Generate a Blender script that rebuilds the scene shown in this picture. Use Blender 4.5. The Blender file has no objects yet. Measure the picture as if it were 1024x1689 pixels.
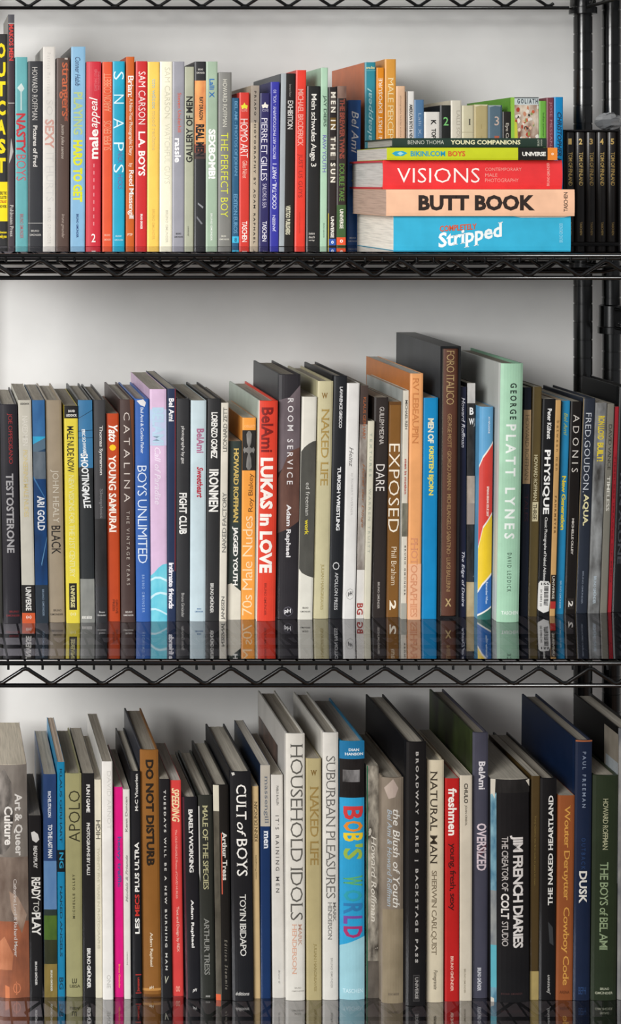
import bpy, bmesh, math, random
from mathutils import Vector
random.seed(7)
C = bpy.context.scene.collection
S, D, VX, VY = 1379.0, 2.2, -125.0, 300.0     # px per metre at the shelf front, camera distance, level-line pixel

# ---------------------------------------------------------------- camera
cam = bpy.data.objects.new('camera', bpy.data.cameras.new('camera')); C.objects.link(cam)
cam.location = (0, -D, 0); cam.rotation_euler = (math.pi/2, 0, 0)
cam.data.sensor_width = 36; cam.data.lens = S*D/1689*36
cam.data.shift_x = (512-VX)/1689; cam.data.shift_y = -(844.5-VY)/1689
cam.data.clip_start = .05
bpy.context.scene.camera = cam
# ---------------------------------------------------------------- world, lights, exposure
w = bpy.data.worlds.new('world'); bpy.context.scene.world = w; w.use_nodes = True
w.node_tree.nodes['Background'].inputs[0].default_value = (.93, .96, 1, 1)
w.node_tree.nodes['Background'].inputs[1].default_value = .29
def area(name, loc, aim, sx, sy, power, col):
    l = bpy.data.lights.new(name, 'AREA'); l.shape = 'RECTANGLE'; l.size = sx; l.size_y = sy
    l.energy = power; l.color = col
    o = bpy.data.objects.new(name, l); C.objects.link(o); o.location = loc
    o.rotation_euler = (Vector(aim)-Vector(loc)).to_track_quat('-Z', 'Y').to_euler()
    return o
area('window_light', (-1.35, -2.5, .5), (.35, .2, -.3), 1.2, 1.1, 116, (1, .995, .98))
area('fill_light', (-.3, -3.2, 1.5), (.3, .2, -.5), 1.4, 1.0, 16, (1, .93, .85))  # weak warm fill added to balance brightness; stands for no known lamp
vs = bpy.context.scene.view_settings
bpy.context.scene.display_settings.display_device = 'sRGB'
vs.view_transform = 'Standard'; vs.look = 'None'; vs.gamma = 1; vs.use_curve_mapping = False
vs.exposure = 0.0

# ---------------------------------------------------------------- helpers
def lin(h):
    c = [int(h[i:i+2], 16)/255 for i in (0, 2, 4)]
    return tuple(v/12.92 if v <= .04045 else ((v+.055)/1.055)**2.4 for v in c)+(1,)
_m = {}
def mat(h, rough=.42, metal=0, coat=0, kind='plain', scale=40):
    """plain: one colour with fine mottling; photo: tuple of colours mixed by noise; pages: paper edge lines."""
    key = (h, rough, metal, coat, kind, scale)
    if key in _m: return _m[key]
    m = bpy.data.materials.new(kind+'_'+(h if isinstance(h, str) else h[0])); m.use_nodes = True
    t = m.node_tree; n = t.nodes; b = n['Principled BSDF']; L = t.links.new
    b.inputs['Roughness'].default_value = rough; b.inputs['Specular IOR Level'].default_value = .36; b.inputs['Metallic'].default_value = metal
    b.inputs['Coat Weight'].default_value = coat; b.inputs['Coat Roughness'].default_value = .15
    tc = n.new('ShaderNodeTexCoord'); no = n.new('ShaderNodeTexNoise'); mp = n.new('ShaderNodeMapping')
    L(tc.outputs['Object'], mp.inputs['Vector']); L(mp.outputs[0], no.inputs['Vector'])
    no.inputs['Scale'].default_value = scale; no.inputs['Detail'].default_value = 4
    r = n.new('ShaderNodeValToRGB'); L(r.outputs[0], b.inputs['Base Color'])
    e = r.color_ramp.elements
    if kind == 'photo':
        mp.inputs['Scale'].default_value = (1, 1, .45)
        k = len(h)
        for i, c in enumerate(h):
            p = .32+.36*i/(k-1)
            el = e[0] if i == 0 else (e[1] if i == k-1 else e.new(p))
            el.position = p; el.color = lin(c)
        e[-1].color = lin(h[-1])
        L(no.outputs[0], r.inputs[0])
    elif kind == 'pages':
        mp.inputs['Scale'].default_value = (1, .03, .03)
        no.inputs['Scale'].default_value = 650
        a = lin(h); e[0].color = tuple(v*.74 for v in a[:3])+(1,); e[1].color = a
        e[0].position = .3; e[1].position = .6
        L(no.outputs[0], r.inputs[0])
        bp = n.new('ShaderNodeBump'); bp.inputs['Strength'].default_value = .5; bp.inputs['Distance'].default_value = .0006
        L(no.outputs[0], bp.inputs['Height']); L(bp.outputs[0], b.inputs['Normal'])
    else:
        a = lin(h)
        e[0].color = tuple(v*.9 for v in a[:3])+(1,); e[1].color = tuple(min(1, v*1.05+.001) for v in a[:3])+(1,)
        e[0].position = .3; e[1].position = .7
        L(no.outputs[0], r.inputs[0])
        n2 = n.new('ShaderNodeTexNoise'); n2.inputs['Scale'].default_value = 700
        L(tc.outputs['Object'], n2.inputs['Vector'])
        bp = n.new('ShaderNodeBump'); bp.inputs['Strength'].default_value = .12; bp.inputs['Distance'].default_value = .0003
        L(n2.outputs[0], bp.inputs['Height']); L(bp.outputs[0], b.inputs['Normal'])
    _m[key] = m
    return m
def cm(c, rough=.42, scale=55):
    return mat(c, rough) if isinstance(c, str) else mat(c, rough, kind='photo', scale=scale)
BLACK = mat('070707', .24, 0, .55)

def mesh(name, verts, faces, mats, idx=None, smooth=False):
    me = bpy.data.meshes.new(name); me.from_pydata(verts, [], faces)
    for m in (mats if isinstance(mats, (list, tuple)) else [mats]): me.materials.append(m)
    if idx: me.polygons.foreach_set('material_index', idx)
    if smooth: me.polygons.foreach_set('use_smooth', [True]*len(me.polygons))
    me.update(); return me
def link(name, me, parent=None, loc=(0, 0, 0)):
    o = bpy.data.objects.new(name, me); C.objects.link(o); o.location = loc
    if parent: o.parent = parent
    return o
def thing(name, label, cat, loc=(0, 0, 0), group=None, me=None):
    o = bpy.data.objects.new(name, me); C.objects.link(o); o.location = loc
    o['label'] = label; o['category'] = cat
    if group: o['group'] = group
    return o
def box_data(x0, x1, y0, y1, z0, z1, V, F):
    k = len(V)
    V += [(x0,y0,z0),(x1,y0,z0),(x1,y1,z0),(x0,y1,z0),(x0,y0,z1),(x1,y0,z1),(x1,y1,z1),(x0,y1,z1)]
    F += [tuple(k+i for i in f) for f in ((0,3,2,1),(4,5,6,7),(0,1,5,4),(1,2,6,5),(2,3,7,6),(3,0,4,7))]
def tube_data(pts, r, V, F, seg=8):
    """round wire through pts"""
    k = len(V); pts = [Vector(p) for p in pts]; up = None
    for i, p in enumerate(pts):
        t = (pts[min(i+1, len(pts)-1)]-pts[max(i-1, 0)]).normalized()
        if up is None:
            up = Vector((0, 0, 1)) if abs(t.z) < .9 else Vector((0, 1, 0))
        a = t.cross(up).normalized(); b = a.cross(t).normalized(); up = b
        for j in range(seg):
            th = 2*math.pi*j/seg
            V.append(tuple(p+a*(r*math.cos(th))+b*(r*math.sin(th))))
    for i in range(len(pts)-1):
        for j in range(seg):
            q = (j+1) % seg
            F.append((k+i*seg+j, k+i*seg+q, k+(i+1)*seg+q, k+(i+1)*seg+j))
    F.append(tuple(k+j for j in range(seg))); F.append(tuple(k+(len(pts)-1)*seg+j for j in reversed(range(seg))))
def tube(name, pts, r, m, parent=None, seg=8):
    V, F = [], []; tube_data(pts, r, V, F, seg)
    return link(name, mesh(name, V, F, m, smooth=True), parent)
def lathe(name, prof, m, parent=None, loc=(0,0,0), seg=20):
    V, F = [], []
    for r, z in prof:
        for j in range(seg):
            th = 2*math.pi*j/seg; V.append((r*math.cos(th), r*math.sin(th), z))
    for i in range(len(prof)-1):
        for j in range(seg):
            q = (j+1) % seg; F.append((i*seg+j, i*seg+q, (i+1)*seg+q, (i+1)*seg+j))
    F.append(tuple(reversed(range(seg)))); F.append(tuple((len(prof)-1)*seg+j for j in range(seg)))
    me = mesh(name, V, F, m, smooth=True); me.set_sharp_from_angle(angle=.6)
    return link(name, me, parent, loc)
def Yr(r): return D/r-D
def X(px, r): return (px-VX)/(S*r)
def Z(py, r): return (VY-py)/(S*r)

# ---------------------------------------------------------------- setting
FL = -1.45
def setting(name, V, F, m):
    o = link(name, mesh(name, V, F, m)); o['kind'] = 'structure'; return o
wallm = mat('f0efec', .75, scale=6)
V, F = [], []; box_data(-2.4, 3.2, .475, .6, FL, 1.35, V, F); setting('wall_back', V, F, wallm)
V, F = [], []; box_data(-2.4, 3.2, -3.6, .475, FL-.1, FL, V, F)
fm = mat(('6b4c33', '8a6546', '785539'), .4, kind='photo', scale=9); setting('floor', V, F, fm)

# ---------------------------------------------------------------- wire shelving
YB = .403
Z0 = [.2775, -(415.3-300)/S, -(1087.5-300)/S, -(1754-300)/S]
PER = 84.6/S
def zigzag(x0, x1, phase, zt, zb, y, per=PER):
    """flat-topped wave: rounded bends"""
    P = []; k0 = math.floor((x0-phase)/(per/2)); k = k0
    while phase+k*per/2 <= x1:
        xc = phase+k*per/2; top = k % 2 == 0
        z = zt if top else zb; s = -1 if top else 1
        for dx, dz in ((-.007, .0034), (-.0035, .0008), (0, 0), (.0035, .0008), (.007, .0034)):
            if x0 <= xc+dx <= x1: P.append((xc+dx, y, z+s*dz))
        k += 1
    return P
def wire_shelf(unit, z0, xl, xr, ph, depth=YB):
    V, F = [], []
    zt = z0-.0046
    for y in (0, depth): tube_data([(xl+.02, y, zt), (xr-.02, y, zt)], .0028, V, F)
    for x in (xl, xr): tube_data([(x, .02, zt), (x, depth-.02, zt)], .0028, V, F)
    sh = link('wire_shelf', mesh('wire_shelf', V, F, BLACK, smooth=True), unit)
    for y in (0, depth):
        tube('lower_rail', [(xl+.02, y, z0-.0312), (xr-.02, y, z0-.0312)], .0026, BLACK, sh)
        tube('zigzag_wire', zigzag(xl+.02, xr-.02, ph, z0-.0108, z0-.0282, y-.0018 if y == 0 else y+.0018), .0024, BLACK, sh)
    # support trusses inside the deck
    tube('zigzag_wire', zigzag(xl+.075, xr-.075, ph+.0233, z0-.0108, z0-.0295, .19), .0021, BLACK, sh)
    tube('lower_rail', [(xl+.02, .19, z0-.026), (xl+.05, .19, z0-.033), (xr-.05, .19, z0-.033), (xr-.02, .19, z0-.026)], .0026, BLACK, sh)
    tube('lower_rail', [(xl+.02, .247, z0-.026), (xl+.05, .247, z0-.033), (xr-.05, .247, z0-.033), (xr-.02, .247, z0-.026)], .0026, BLACK, sh)
    tube('support_rod', [(xl, .045, z0-.0098), (xr, .045, z0-.0098)], .0024, BLACK, sh)
    tube('support_rod', [(xl, .33, z0-.0098), (xr, .33, z0-.0098)], .0024, BLACK, sh)
    for x in (xl, xr):
        tube('lower_rail', [(x, .02, z0-.0312), (x, depth-.02, z0-.0312)], .0026, BLACK, sh)
        P = [(x, p[0], p[2]) for p in zigzag(.02, depth-.02, .03, z0-.0108, z0-.0282, 0)]
        tube('zigzag_wire', P, .0021, BLACK, sh)
    V, F = [], []
    tube_data([(0, -.0005, -.0105), (0, -.0002, -.006), (0, .004, -.0032), (0, .02, -.0032), (0, depth-.003, -.0032)], .0015, V, F, 6)
    me = mesh('deck_wire', V, F, BLACK, smooth=True)
    n = int((xr-xl-.03)/(PER/3)); x = ph
    while x-PER/3 > xl+.012: x -= PER/3
    while x < xr-.012:
        link('deck_wire', me, sh, (x, 0, z0-.0018)); x += PER/3
    return sh
def post(unit, x, y, groove):
    z = FL+.012; prof = [(.0129, z)]; g = groove-math.floor((groove-z)/.0254)*.0254
    while g < .72:
        prof += [(.0129, g-.0011), (.0120, g-.0007), (.0120, g+.0007), (.0129, g+.0011)]; g += .0254
    prof += [(.0129, .75), (.011, .755)]
    p = lathe('post', prof, BLACK, unit, (x, y, 0), 24)
    lathe('levelling_foot', [(.014, FL), (.016, FL+.003), (.014, FL+.009), (.006, FL+.012)], BLACK, p, (0, 0, 0), 16)
    return p
def shelving(name, label, xl, xr, shelves, phases, grooves):
    u = thing(name, label, 'shelf', (0, 0, 0))
    for x, g in ((xl, grooves[0]), (xr, grooves[1])):
        for y in (0, YB):
            post(u, x, y, g)
            for z in shelves:
                lathe('collar', [(.0135, z+.001), (.0172, z-.001), (.0178, z-.030), (.0192, z-.031), (.0192, z-.040), (.0135, z-.041)], BLACK, u, (x, y, 0), 24)
    for z, ph in zip(shelves, phases): wire_shelf(u, z, xl, xr, ph)
    return u
XL, XR = X(-62, .845), X(961, .845)
p1, p2 = X(66.6, 1), X(42, 1)
shelving('wire_shelving_unit', 'black wire shelving unit holding all three rows of books', XL, XR, Z0,
         [X(46.9, .845)+PER/2, p1, p2, p2+.01], (Z(145, .845), Z(145, .845)))
shelving('wire_shelving_unit', 'neighbouring black wire shelving unit, only its post shows at the right edge', X(1008, .845), X(1008, .845)+.876,
         [.305, Z(503, .845)], [XR+.1, XR+.12], (Z(135, .845), Z(135, .845)))

def liner(label, z, xl, xr, y0, y1):
    t = bpy.data.materials.get('liner_top')
    if not t:
        for nm in ('liner_top', 'liner_body'):
            t = bpy.data.materials.new(nm); t.use_nodes = True; n = t.node_tree.nodes; L = t.node_tree.links.new
            n.remove(n['Principled BSDF']); out = n['Material Output']
            tr = n.new('ShaderNodeBsdfTransparent'); tr.inputs[0].default_value = (.54, .53, .57, 1)
            if nm == 'liner_body': L(tr.outputs[0], out.inputs[0])
            else:
                gl = n.new('ShaderNodeBsdfGlossy'); gl.inputs['Roughness'].default_value = .035
                gl.inputs[0].default_value = (.95, .95, .97, 1)
                fr = n.new('ShaderNodeFresnel'); fr.inputs[0].default_value = 4.8
                mx = n.new('ShaderNodeMixShader'); L(fr.outputs[0], mx.inputs[0]); L(tr.outputs[0], mx.inputs[1]); L(gl.outputs[0], mx.inputs[2]); L(mx.outputs[0], out.inputs[0])
    c = .021; P = [(xl+c, y0), (xr-c, y0), (xr-c, y0+c), (xr, y0+c), (xr, y1-c), (xr-c, y1-c), (xr-c, y1), (xl+c, y1), (xl+c, y1-c), (xl, y1-c), (xl, y0+c), (xl+c, y0+c)]
    n_ = len(P); V = [(x, y, z-.0015) for x, y in P]+[(x, y, z) for x, y in P]
    F = [tuple(reversed(range(n_))), tuple(range(n_, 2*n_))]+[(i, (i+1) % n_, n_+(i+1) % n_, n_+i) for i in range(n_)]
    me = mesh('shelf_liner', V, F, [bpy.data.materials['liner_top'], bpy.data.materials['liner_body']], [1, 0]+[1]*n_)
    return thing('shelf_liner', label, 'shelf liner', (0, 0, 0), 'clear plastic liners on the wire shelves', me)
for z, l in zip(Z0[1:], ('clear smoky plastic liner under the top row of books', 'clear smoky plastic liner mirroring the middle row of books',
                         'clear smoky plastic liner under the lowest row of books')):
    liner(l, z, XL+.003, XR-.003, .003, YB-.003)

# ---------------------------------------------------------------- lettering
_t = {}
def text_mesh(s, style):
    key = (s, style)
    if key in _t: return _t[key]
    c = bpy.data.curves.new('lettering', 'FONT'); c.body = s; c.size = 1; c.resolution_u = 2
    c.fill_mode = 'FRONT'; c.offset = .006
    if 'b' in style: c.offset = .028
    if 'x' in style: c.offset = .045
    if 't' in style: c.offset = -.008
    if 'i' in style: c.shear = .3
    if 'w' in style: c.space_character = 1.55
    if 'n' in style: c.space_character = .88
    o = bpy.data.objects.new('tmp', c)
    me = bpy.data.meshes.new_from_object(o)
    V = [tuple(v.co[:2]) for v in me.vertices]; F = [tuple(p.vertices) for p in me.polygons]
    if 's' in style:
        cnt = {}
        for f in F:
            for a, b in zip(f, f[1:]+f[:1]): cnt.setdefault((min(a, b), max(a, b)), []).append(f)
        hi = max(v[1] for v in V)
        for (a, b), fs in list(cnt.items()):
            if len(fs) > 1: continue
            (ax, ay), (bx, by) = V[a], V[b]
            if abs(ay-by) > .004 or not .03 < abs(ax-bx) < .17: continue
            cyy = sum(V[i][1] for i in fs[0])/len(fs[0]); up = cyy < ay
            if not (ay < .03 or ay > .4): continue
            x0, x1 = min(ax, bx)-.05, max(ax, bx)+.05; k = len(V); t_ = -.036 if up else .036
            V += [(x0, ay), (x1, ay), (x1, ay+t_), (x0, ay+t_)]; F.append((k, k+1, k+2, k+3))
    bpy.data.objects.remove(o); bpy.data.curves.remove(c); bpy.data.meshes.remove(me)
    xs = [v[0] for v in V]; ys = [v[1] for v in V]
    x0, x1, y0, y1 = min(xs), max(xs), min(ys), max(ys)
    _t[key] = ([((x-x0)/(x1-x0), (y-y0)/max(1e-6, y1-y0)) for x, y in V], F)
    return _t[key]

# ---------------------------------------------------------------- books
class Book:
    """local frame: x across the spine, y into the shelf, z up the spine"""
    def __init__(s, w, h, d, hard, lean=0, skew=0, bend=0, bulge=None):
        s.w, s.h, s.d, s.hard, s.lean, s.skew, s.bend = w, h, d, hard, lean, skew, bend
        s.bulge = bulge if bulge is not None else (min(.0022, w*.07) if hard else min(.0006, w*.03))
    def P(s, x, y, z):
        k = max(0, y)/s.d
        return (x+s.lean*z+s.skew*k+s.bend*k*k, y, z)
    def sp(s, u, v, off=.0002):
        q = min(7, max(0, int(u*8))); a, b = q/8, (q+1)/8; k = (u-a)*8
        y = s.bulge*((2*a-1)**2*(1-k)+(2*b-1)**2*k)
        return s.P(u*s.w, y-off, v*s.h)
    def section(s):
        """pairs (outer, inner) round the cover, left fore-edge to right fore-edge"""
        w, d, b = s.w, s.d, s.bulge; t = min(.0024, w*.14) if s.hard else .0005
        O, I = [], []
        if s.hard:
            O += [(0, d), (0, d*.5), (0, .012), (.0009, .008), (.0006, .0042)]
            I += [(t, d), (t, d*.5), (t, .012), (t+.0006, .008), (t, .0055)]
        else:
            O += [(0, d), (0, d*.5), (0, .004)]; I += [(t, d), (t, d*.5), (t, .004)]
        n = 8
        for i in range(n+1):
            u = i/n; O.append((u*w, b*((2*u-1)**2)+(.0006 if i in (0, n) else 0)))
            I.append((t+(w-2*t)*u, b*((2*u-1)**2)+t))
        k = 5 if s.hard else 3
        O += [(w-x, y) for x, y in reversed(O[:k])]; I += [(w-x, y) for x, y in reversed(I[:k])]
        return O, I, k
    def cover(s, ms, ml, mr):
        O, I, k = s.section(); n = len(O); V, F, ix = [], [], []
        e = .0005 if s.hard else .0002
        rings = [(0, e), (e, 0), (s.h-e, 0), (s.h, e)]
        for z, ins in rings:
            for (ox, oy), (ix_, iy) in zip(O, I):
                L = math.hypot(ix_-ox, iy-oy) or 1
                V.append(s.P(ox+(ix_-ox)*ins/L, oy+(iy-oy)*ins/L, z))
        for z in (0, s.h):
            for x, y in I: V.append(s.P(x, y, z))
        def mi(i): return 1 if i < k-1 else (2 if i >= n-k else 0)
        for r in range(3):
            for i in range(n-1):
                F.append((r*n+i, r*n+i+1, (r+1)*n+i+1, (r+1)*n+i)); ix.append(mi(i))
        for i in range(n-1):
            F.append((4*n+i, 4*n+i+1, i+1, i)); ix.append(mi(i))
            F.append((3*n+i, 3*n+i+1, 5*n+i+1, 5*n+i)); ix.append(mi(i))
            F.append((5*n+i, 5*n+i+1, 4*n+i+1, 4*n+i)); ix.append(mi(i))
        for q in (0, n-1):
            F.append((q, n+q, 2*n+q, 3*n+q, 5*n+q, 4*n+q)); ix.append(mi(q if q == 0 else n-2))
        return mesh('cover', V, F, [ms, ml, mr], ix)
    def pages(s, m):
        t = min(.0024, s.w*.14) if s.hard else .0005
        z0, z1 = (.003, s.h-.003) if s.hard else (.0003, s.h-.0004)
        d1 = s.d-.003 if s.hard else s.d-.0005; y0 = s.bulge+t+.0001
        V, F = [], []; nx = 6; ys = [y0, y0+.01, s.d*.35, s.d*.6, s.d*.8, d1]
        xa, xb = t+.00005, s.w-t-.00005; rnd = [random.uniform(-.0004, 0) for _ in range(nx+1)]
        for z, top in ((z0, 0), (z1, 1)):
            for y in ys:
                for i in range(nx+1):
                    V.append(s.P(xa+(xb-xa)*i/nx, y, z+(rnd[i] if top and y > y0 else 0)))
        ny = len(ys); K = ny*(nx+1); g = lambda l, j, i: l*K+j*(nx+1)+i
        for j in range(ny-1):
            for i in range(nx):
                F.append((g(1, j, i), g(1, j, i+1), g(1, j+1, i+1), g(1, j+1, i)))
                F.append((g(0, j, i), g(0, j+1, i), g(0, j+1, i+1), g(0, j, i+1)))
            F.append((g(0, j, 0), g(1, j, 0), g(1, j+1, 0), g(0, j+1, 0)))
            F.append((g(0, j, nx), g(0, j+1, nx), g(1, j+1, nx), g(1, j, nx)))
        for i in range(nx):
            F.append((g(0, 0, i), g(0, 0, i+1), g(1, 0, i+1), g(1, 0, i)))
            F.append((g(0, ny-1, i), g(1, ny-1, i), g(1, ny-1, i+1), g(0, ny-1, i+1)))
        return mesh('pages', V, F, m)
    def band(s, pts, m, off=.00012):
        """polygon (u,v) on the spine, cut into strips so that it follows the curve"""
        us = sorted({p[0] for p in pts} | {i/8 for i in range(9)}); us = [u for u in us if min(p[0] for p in pts) <= u <= max(p[0] for p in pts)]
        V, F = [], []
        def vr(u):
            vs = []
            for a, b in zip(pts, pts[1:]+pts[:1]):
                if (a[0]-u)*(b[0]-u) <= 0:
                    if abs(a[0]-b[0]) < 1e-9: vs += [a[1], b[1]]
                    else: vs.append(a[1]+(b[1]-a[1])*(u-a[0])/(b[0]-a[0]))
            return (min(vs), max(vs)) if vs else (0, 0)
        for u in us:
            a, b = vr(u); V += [s.sp(u, a, off), s.sp(u, b, off)]
        for i in range(len(us)-1): F.append((2*i, 2*i+2, 2*i+3, 2*i+1))
        return mesh('printed_panel', V, F, m)
    def text(s, st, v0, v1, u0, u1, m, dr='d', style='', tilt=0):
        T, F = text_mesh(st, style); V = []
        for x, y in T:
            y += tilt*(x-.5)
            if dr == 'd': u, v = u0+(u1-u0)*y, v1-(v1-v0)*x
            elif dr == 'u': u, v = u1-(u1-u0)*y, v0+(v1-v0)*x
            elif dr == 'h': u, v = u0+(u1-u0)*x, v0+(v1-v0)*y
            else: u, v = u1-(u1-u0)*x, v1-(v1-v0)*y
            V.append((u, v, 0))
        if s.bulge > .0003:
            bm = bmesh.new(); vs_ = [bm.verts.new(p) for p in V]
            for f in F:
                try: bm.faces.new([vs_[i] for i in f])
                except ValueError: pass
            lo, hi = min(p[0] for p in V), max(p[0] for p in V)
            for i in range(1, 8):
                if lo < i/8 < hi:
                    bmesh.ops.bisect_plane(bm, geom=bm.verts[:]+bm.edges[:]+bm.faces[:], plane_co=(i/8, 0, 0), plane_no=(1, 0, 0))
            bm.verts.index_update(); V = [tuple(v.co) for v in bm.verts]; F = [tuple(v.index for v in f.verts) for f in bm.faces]; bm.free()
        return mesh('lettering', [s.sp(p[0], p[1], .00028) for p in V], F, m)

GR = {1: 'books on the top shelf', 2: 'books on the middle shelf', 3: 'books on the bottom shelf'}
YL = {1: 415.3, 2: 1087.5, 3: 1754}
prev = {1: None, 2: None, 3: None}
PG = ['b9b2a4', 'aea698', 'c2bbad', 'a69e90']
def finish(b, root, col, lc, rc, texts, bands, fv, fu, pg, rough, scale=55, widen=True):
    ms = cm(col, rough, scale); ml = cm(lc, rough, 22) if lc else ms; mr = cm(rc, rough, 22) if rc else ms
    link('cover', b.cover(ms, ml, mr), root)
    link('pages', b.pages(mat(pg, .85, kind='pages')), root)
    off = .00010
    for bd in bands:
        if isinstance(bd[0], (list, tuple)) and isinstance(bd[0][0], (list, tuple)):
            pts = [(u, fv(y)) for u, y in bd[0]]; c = bd[1]
        else:
            u0, u1 = (bd[3], bd[4]) if len(bd) > 3 else (0, 1)
            pts = [(u0, fv(bd[1])), (u1, fv(bd[1])), (u1, fv(bd[0])), (u0, fv(bd[0]))]; c = bd[2]
        pts = [(u, min(1, max(0, v))) for u, v in pts]
        off += .000012
        link('printed_panel', b.band(pts, cm(c, rough, 70), off), root)
    if texts:
        big = max(range(len(texts)), key=lambda i: abs(texts[i][2]-texts[i][1])*abs(texts[i][4]-texts[i][3]))
        for i, t in enumerate(texts):
            st, a, c_, u0, u1, c = t[:6]; dr = t[6] if len(t) > 6 else 'd'; sy = t[7] if len(t) > 7 else ''
            tilt = t[8] if len(t) > 8 else 0
            v = sorted((fv(a), fv(c_)))
            if widen and dr in 'du':
                um, uh = (u0+u1)/2, (u1-u0)*.58; u0, u1 = max(.07, um-uh), min(.93, um+uh)
            if dr == 'k':
                n = len(st)
                for j, chh in enumerate(st):
                    if chh == ' ': continue
                    va = v[1]-(v[1]-v[0])*j/n; vb = v[1]-(v[1]-v[0])*(j+.78)/n
                    link('title' if i == big else 'lettering', b.text(chh, vb, va, u0, u1, mat(c, .45), 'h', sy), root)
                continue
            link('title' if i == big else 'lettering', b.text(st, v[0], v[1], u0, u1, mat(c, .45), dr, sy, tilt), root)
def bk(sh, top, bot, col, label, texts=(), bands=(), hard=0, d=None, lc=None, rc=None, pg=None, rough=.4, skew=0, bend=0, bulge=None, scale=55, solve=True):
    xtl, xtr, yt = top; xbl, xbr, yb = bot
    r = (yb-VY)/(YL[sh]-VY)
    z0 = Z0[sh]; h = Z(yt, r)-z0
    lean = ((xtl+xtr)-(xbl+xbr))/2/(S*r)/h
    w = ((xtr-xtl)+(xbr-xbl))/2/(S*r); x0 = ((xbl+xbr)/2-VX)/(S*r)-w/2
    gap = .00015
    if solve and prev[sh]:
        px0, pl, ph_ = prev[sh]; hm = min(h, ph_)
        need = max(px0-x0, px0+pl*hm-(x0+lean*hm))+gap
        if need > 0: x0 += need; w = max(.0045, w-need)
    if solve: prev[sh] = (x0+w, lean, h)
    dd = d or {1: .17, 2: .2, 3: .195}[sh]
    y = Yr(r); 
    if not solve: pass
    root = thing('book', label, 'book', (x0, y, z0), GR[sh])
    b = Book(w, h, dd, hard, lean, skew, bend, bulge)
    finish(b, root, col, lc, rc, texts, bands, lambda py: (yb-py)/(yb-yt), None, pg or random.choice(PG), rough, scale)
    return b, root

def cover_patch(b, root, y0, y1, z0, z1, c):
    """printed picture on the left board"""
    V = [b.P(-.00025, y, z) for y, z in ((y0, z0), (y1, z0), (y1, z1), (y0, z1))]
    V = [(v[0]-.00025, v[1], v[2]) for v in V]
    link('cover_picture', mesh('cover_picture', V, [(0, 1, 2, 3)], cm(c, .4, 45)), root)

rc_ = random.Random(11); COLLAGE = []
for k in range(46):
    cu, cy, ru, ry = rc_.uniform(.18, .97), rc_.uniform(176, 238), rc_.uniform(.03, .09), rc_.uniform(1.6, 4.5)
    ps = [(min(1, max(.13, cu+ru*math.cos(a*math.pi/4)*rc_.uniform(.7, 1.2))), cy+ry*math.sin(a*math.pi/4)*rc_.uniform(.7, 1.2)) for a in range(8)]
    COLLAGE.append((ps, rc_.choice(['e2c9b4', 'b0442f', 'c9603f', 'efe3d6', '6b4a3a', '8d9a5c', '3c3a36', 'd8b49a', 'c98a6c', 'dfd9cf'])))

# ================================================================ TOP SHELF (left to right)
W_, K_ = 'f2efe8', '16161a'
B = 406.7
bk(1, (-16,11.6,56), (-16,12.6,B-1), '2a2a2b', 'leftmost thick black book with big stacked yellow letters', [
  ('OUTCAST',71,292,.4,.9,'f2d80e','k','x'), ('HERE THE',316,321,.5,.95,K_,'h','b'), ('COLLECTED',323,328,.5,.95,K_,'h','b'), ('ACTUAL ART',330,335,.5,.95,'b03020','h','b'), ('AND WORK',338,343,.5,.95,K_,'h','b'),
  ('Alverson',381,385,.5,.95,'f2d80e','h','b'), ('weekly press',387,394,.5,.95,'f2d80e','h','b')], [(300,365,'f3da1a')], hard=0)
bk(1, (12.2,23.9,24), (13.5,24.2,B), ('4a4046','5d5550','3a3236'), 'tall thin grey-brown book with red MEN lettering beside the big yellow letters', [
  ('MAKOS MEN',40,100,.2,.8,'d9423c','d','b'), ('Pohlmann Press',338,390,.25,.75,'cfc8c2','d','s')],
  [(24,38,'56555a'),(38,170,'3b2f37'),(38,39.2,'cfc9c4'),(169.5,170.6,'cfc9c4'),([(.1,270),(.45,228),(.8,250),(.45,262)],'b9b5b0')], d=.14, lc='77736c')
bk(1, (24.8,45.5,94), (26,45.5,B), '6fb9bd', 'teal paperback with a bold red title and white emblem', [
  ('NASTY',187,253,.08,.78,'d8353f','d','b'), ('BOYS',255,298,.1,.8,'d8606a','d','t'), ('BRUNO GMUNDER',353,393,.38,.62,'c6606a','d','')],
  [([(.15,145),(.5,137),(.75,146),(.5,153)],'dfeeea'), (150,182,'cfe6e4',.42,.54)])
bk(1, (46.3,70.2,101), (46.5,70.2,B), '35363a', 'charcoal book with white capitals and a thin line near the foot of its spine', [
  ('HOWARD ROFFMAN',111,198,.3,.62,'e6e2dc','d','t'), ('Pictures of Fred',207,275,.36,.62,'e6e2dc','d','b'), ('BRUNO',379,382.5,.2,.75,'d8d4ce','h',''), ('GMÜNDER',385,389,.1,.9,'d8d4ce','h','')],
  [(367.6,368.6,'b9b7b3')])
bk(1, (70.8,91.3,77), (71,91,B), 'e9e4dc', 'tall white book with faded pink capitals, beside the charcoal one', [
  ('Patrick Mettraux',87,155,.35,.6,'cfcac4','d','tw'), ('SO',165,190,.3,.75,'ddd8d2','d','t'), ('SEXY',197,245,.2,.85,'dba79a','d','b'), ('IT HURTS',252,332,.3,.8,'dcd8d2','d','t'), ('BRUNO GMUNDER',343,402,.38,.62,'cfcac4','d','tw')], d=.17)
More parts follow.
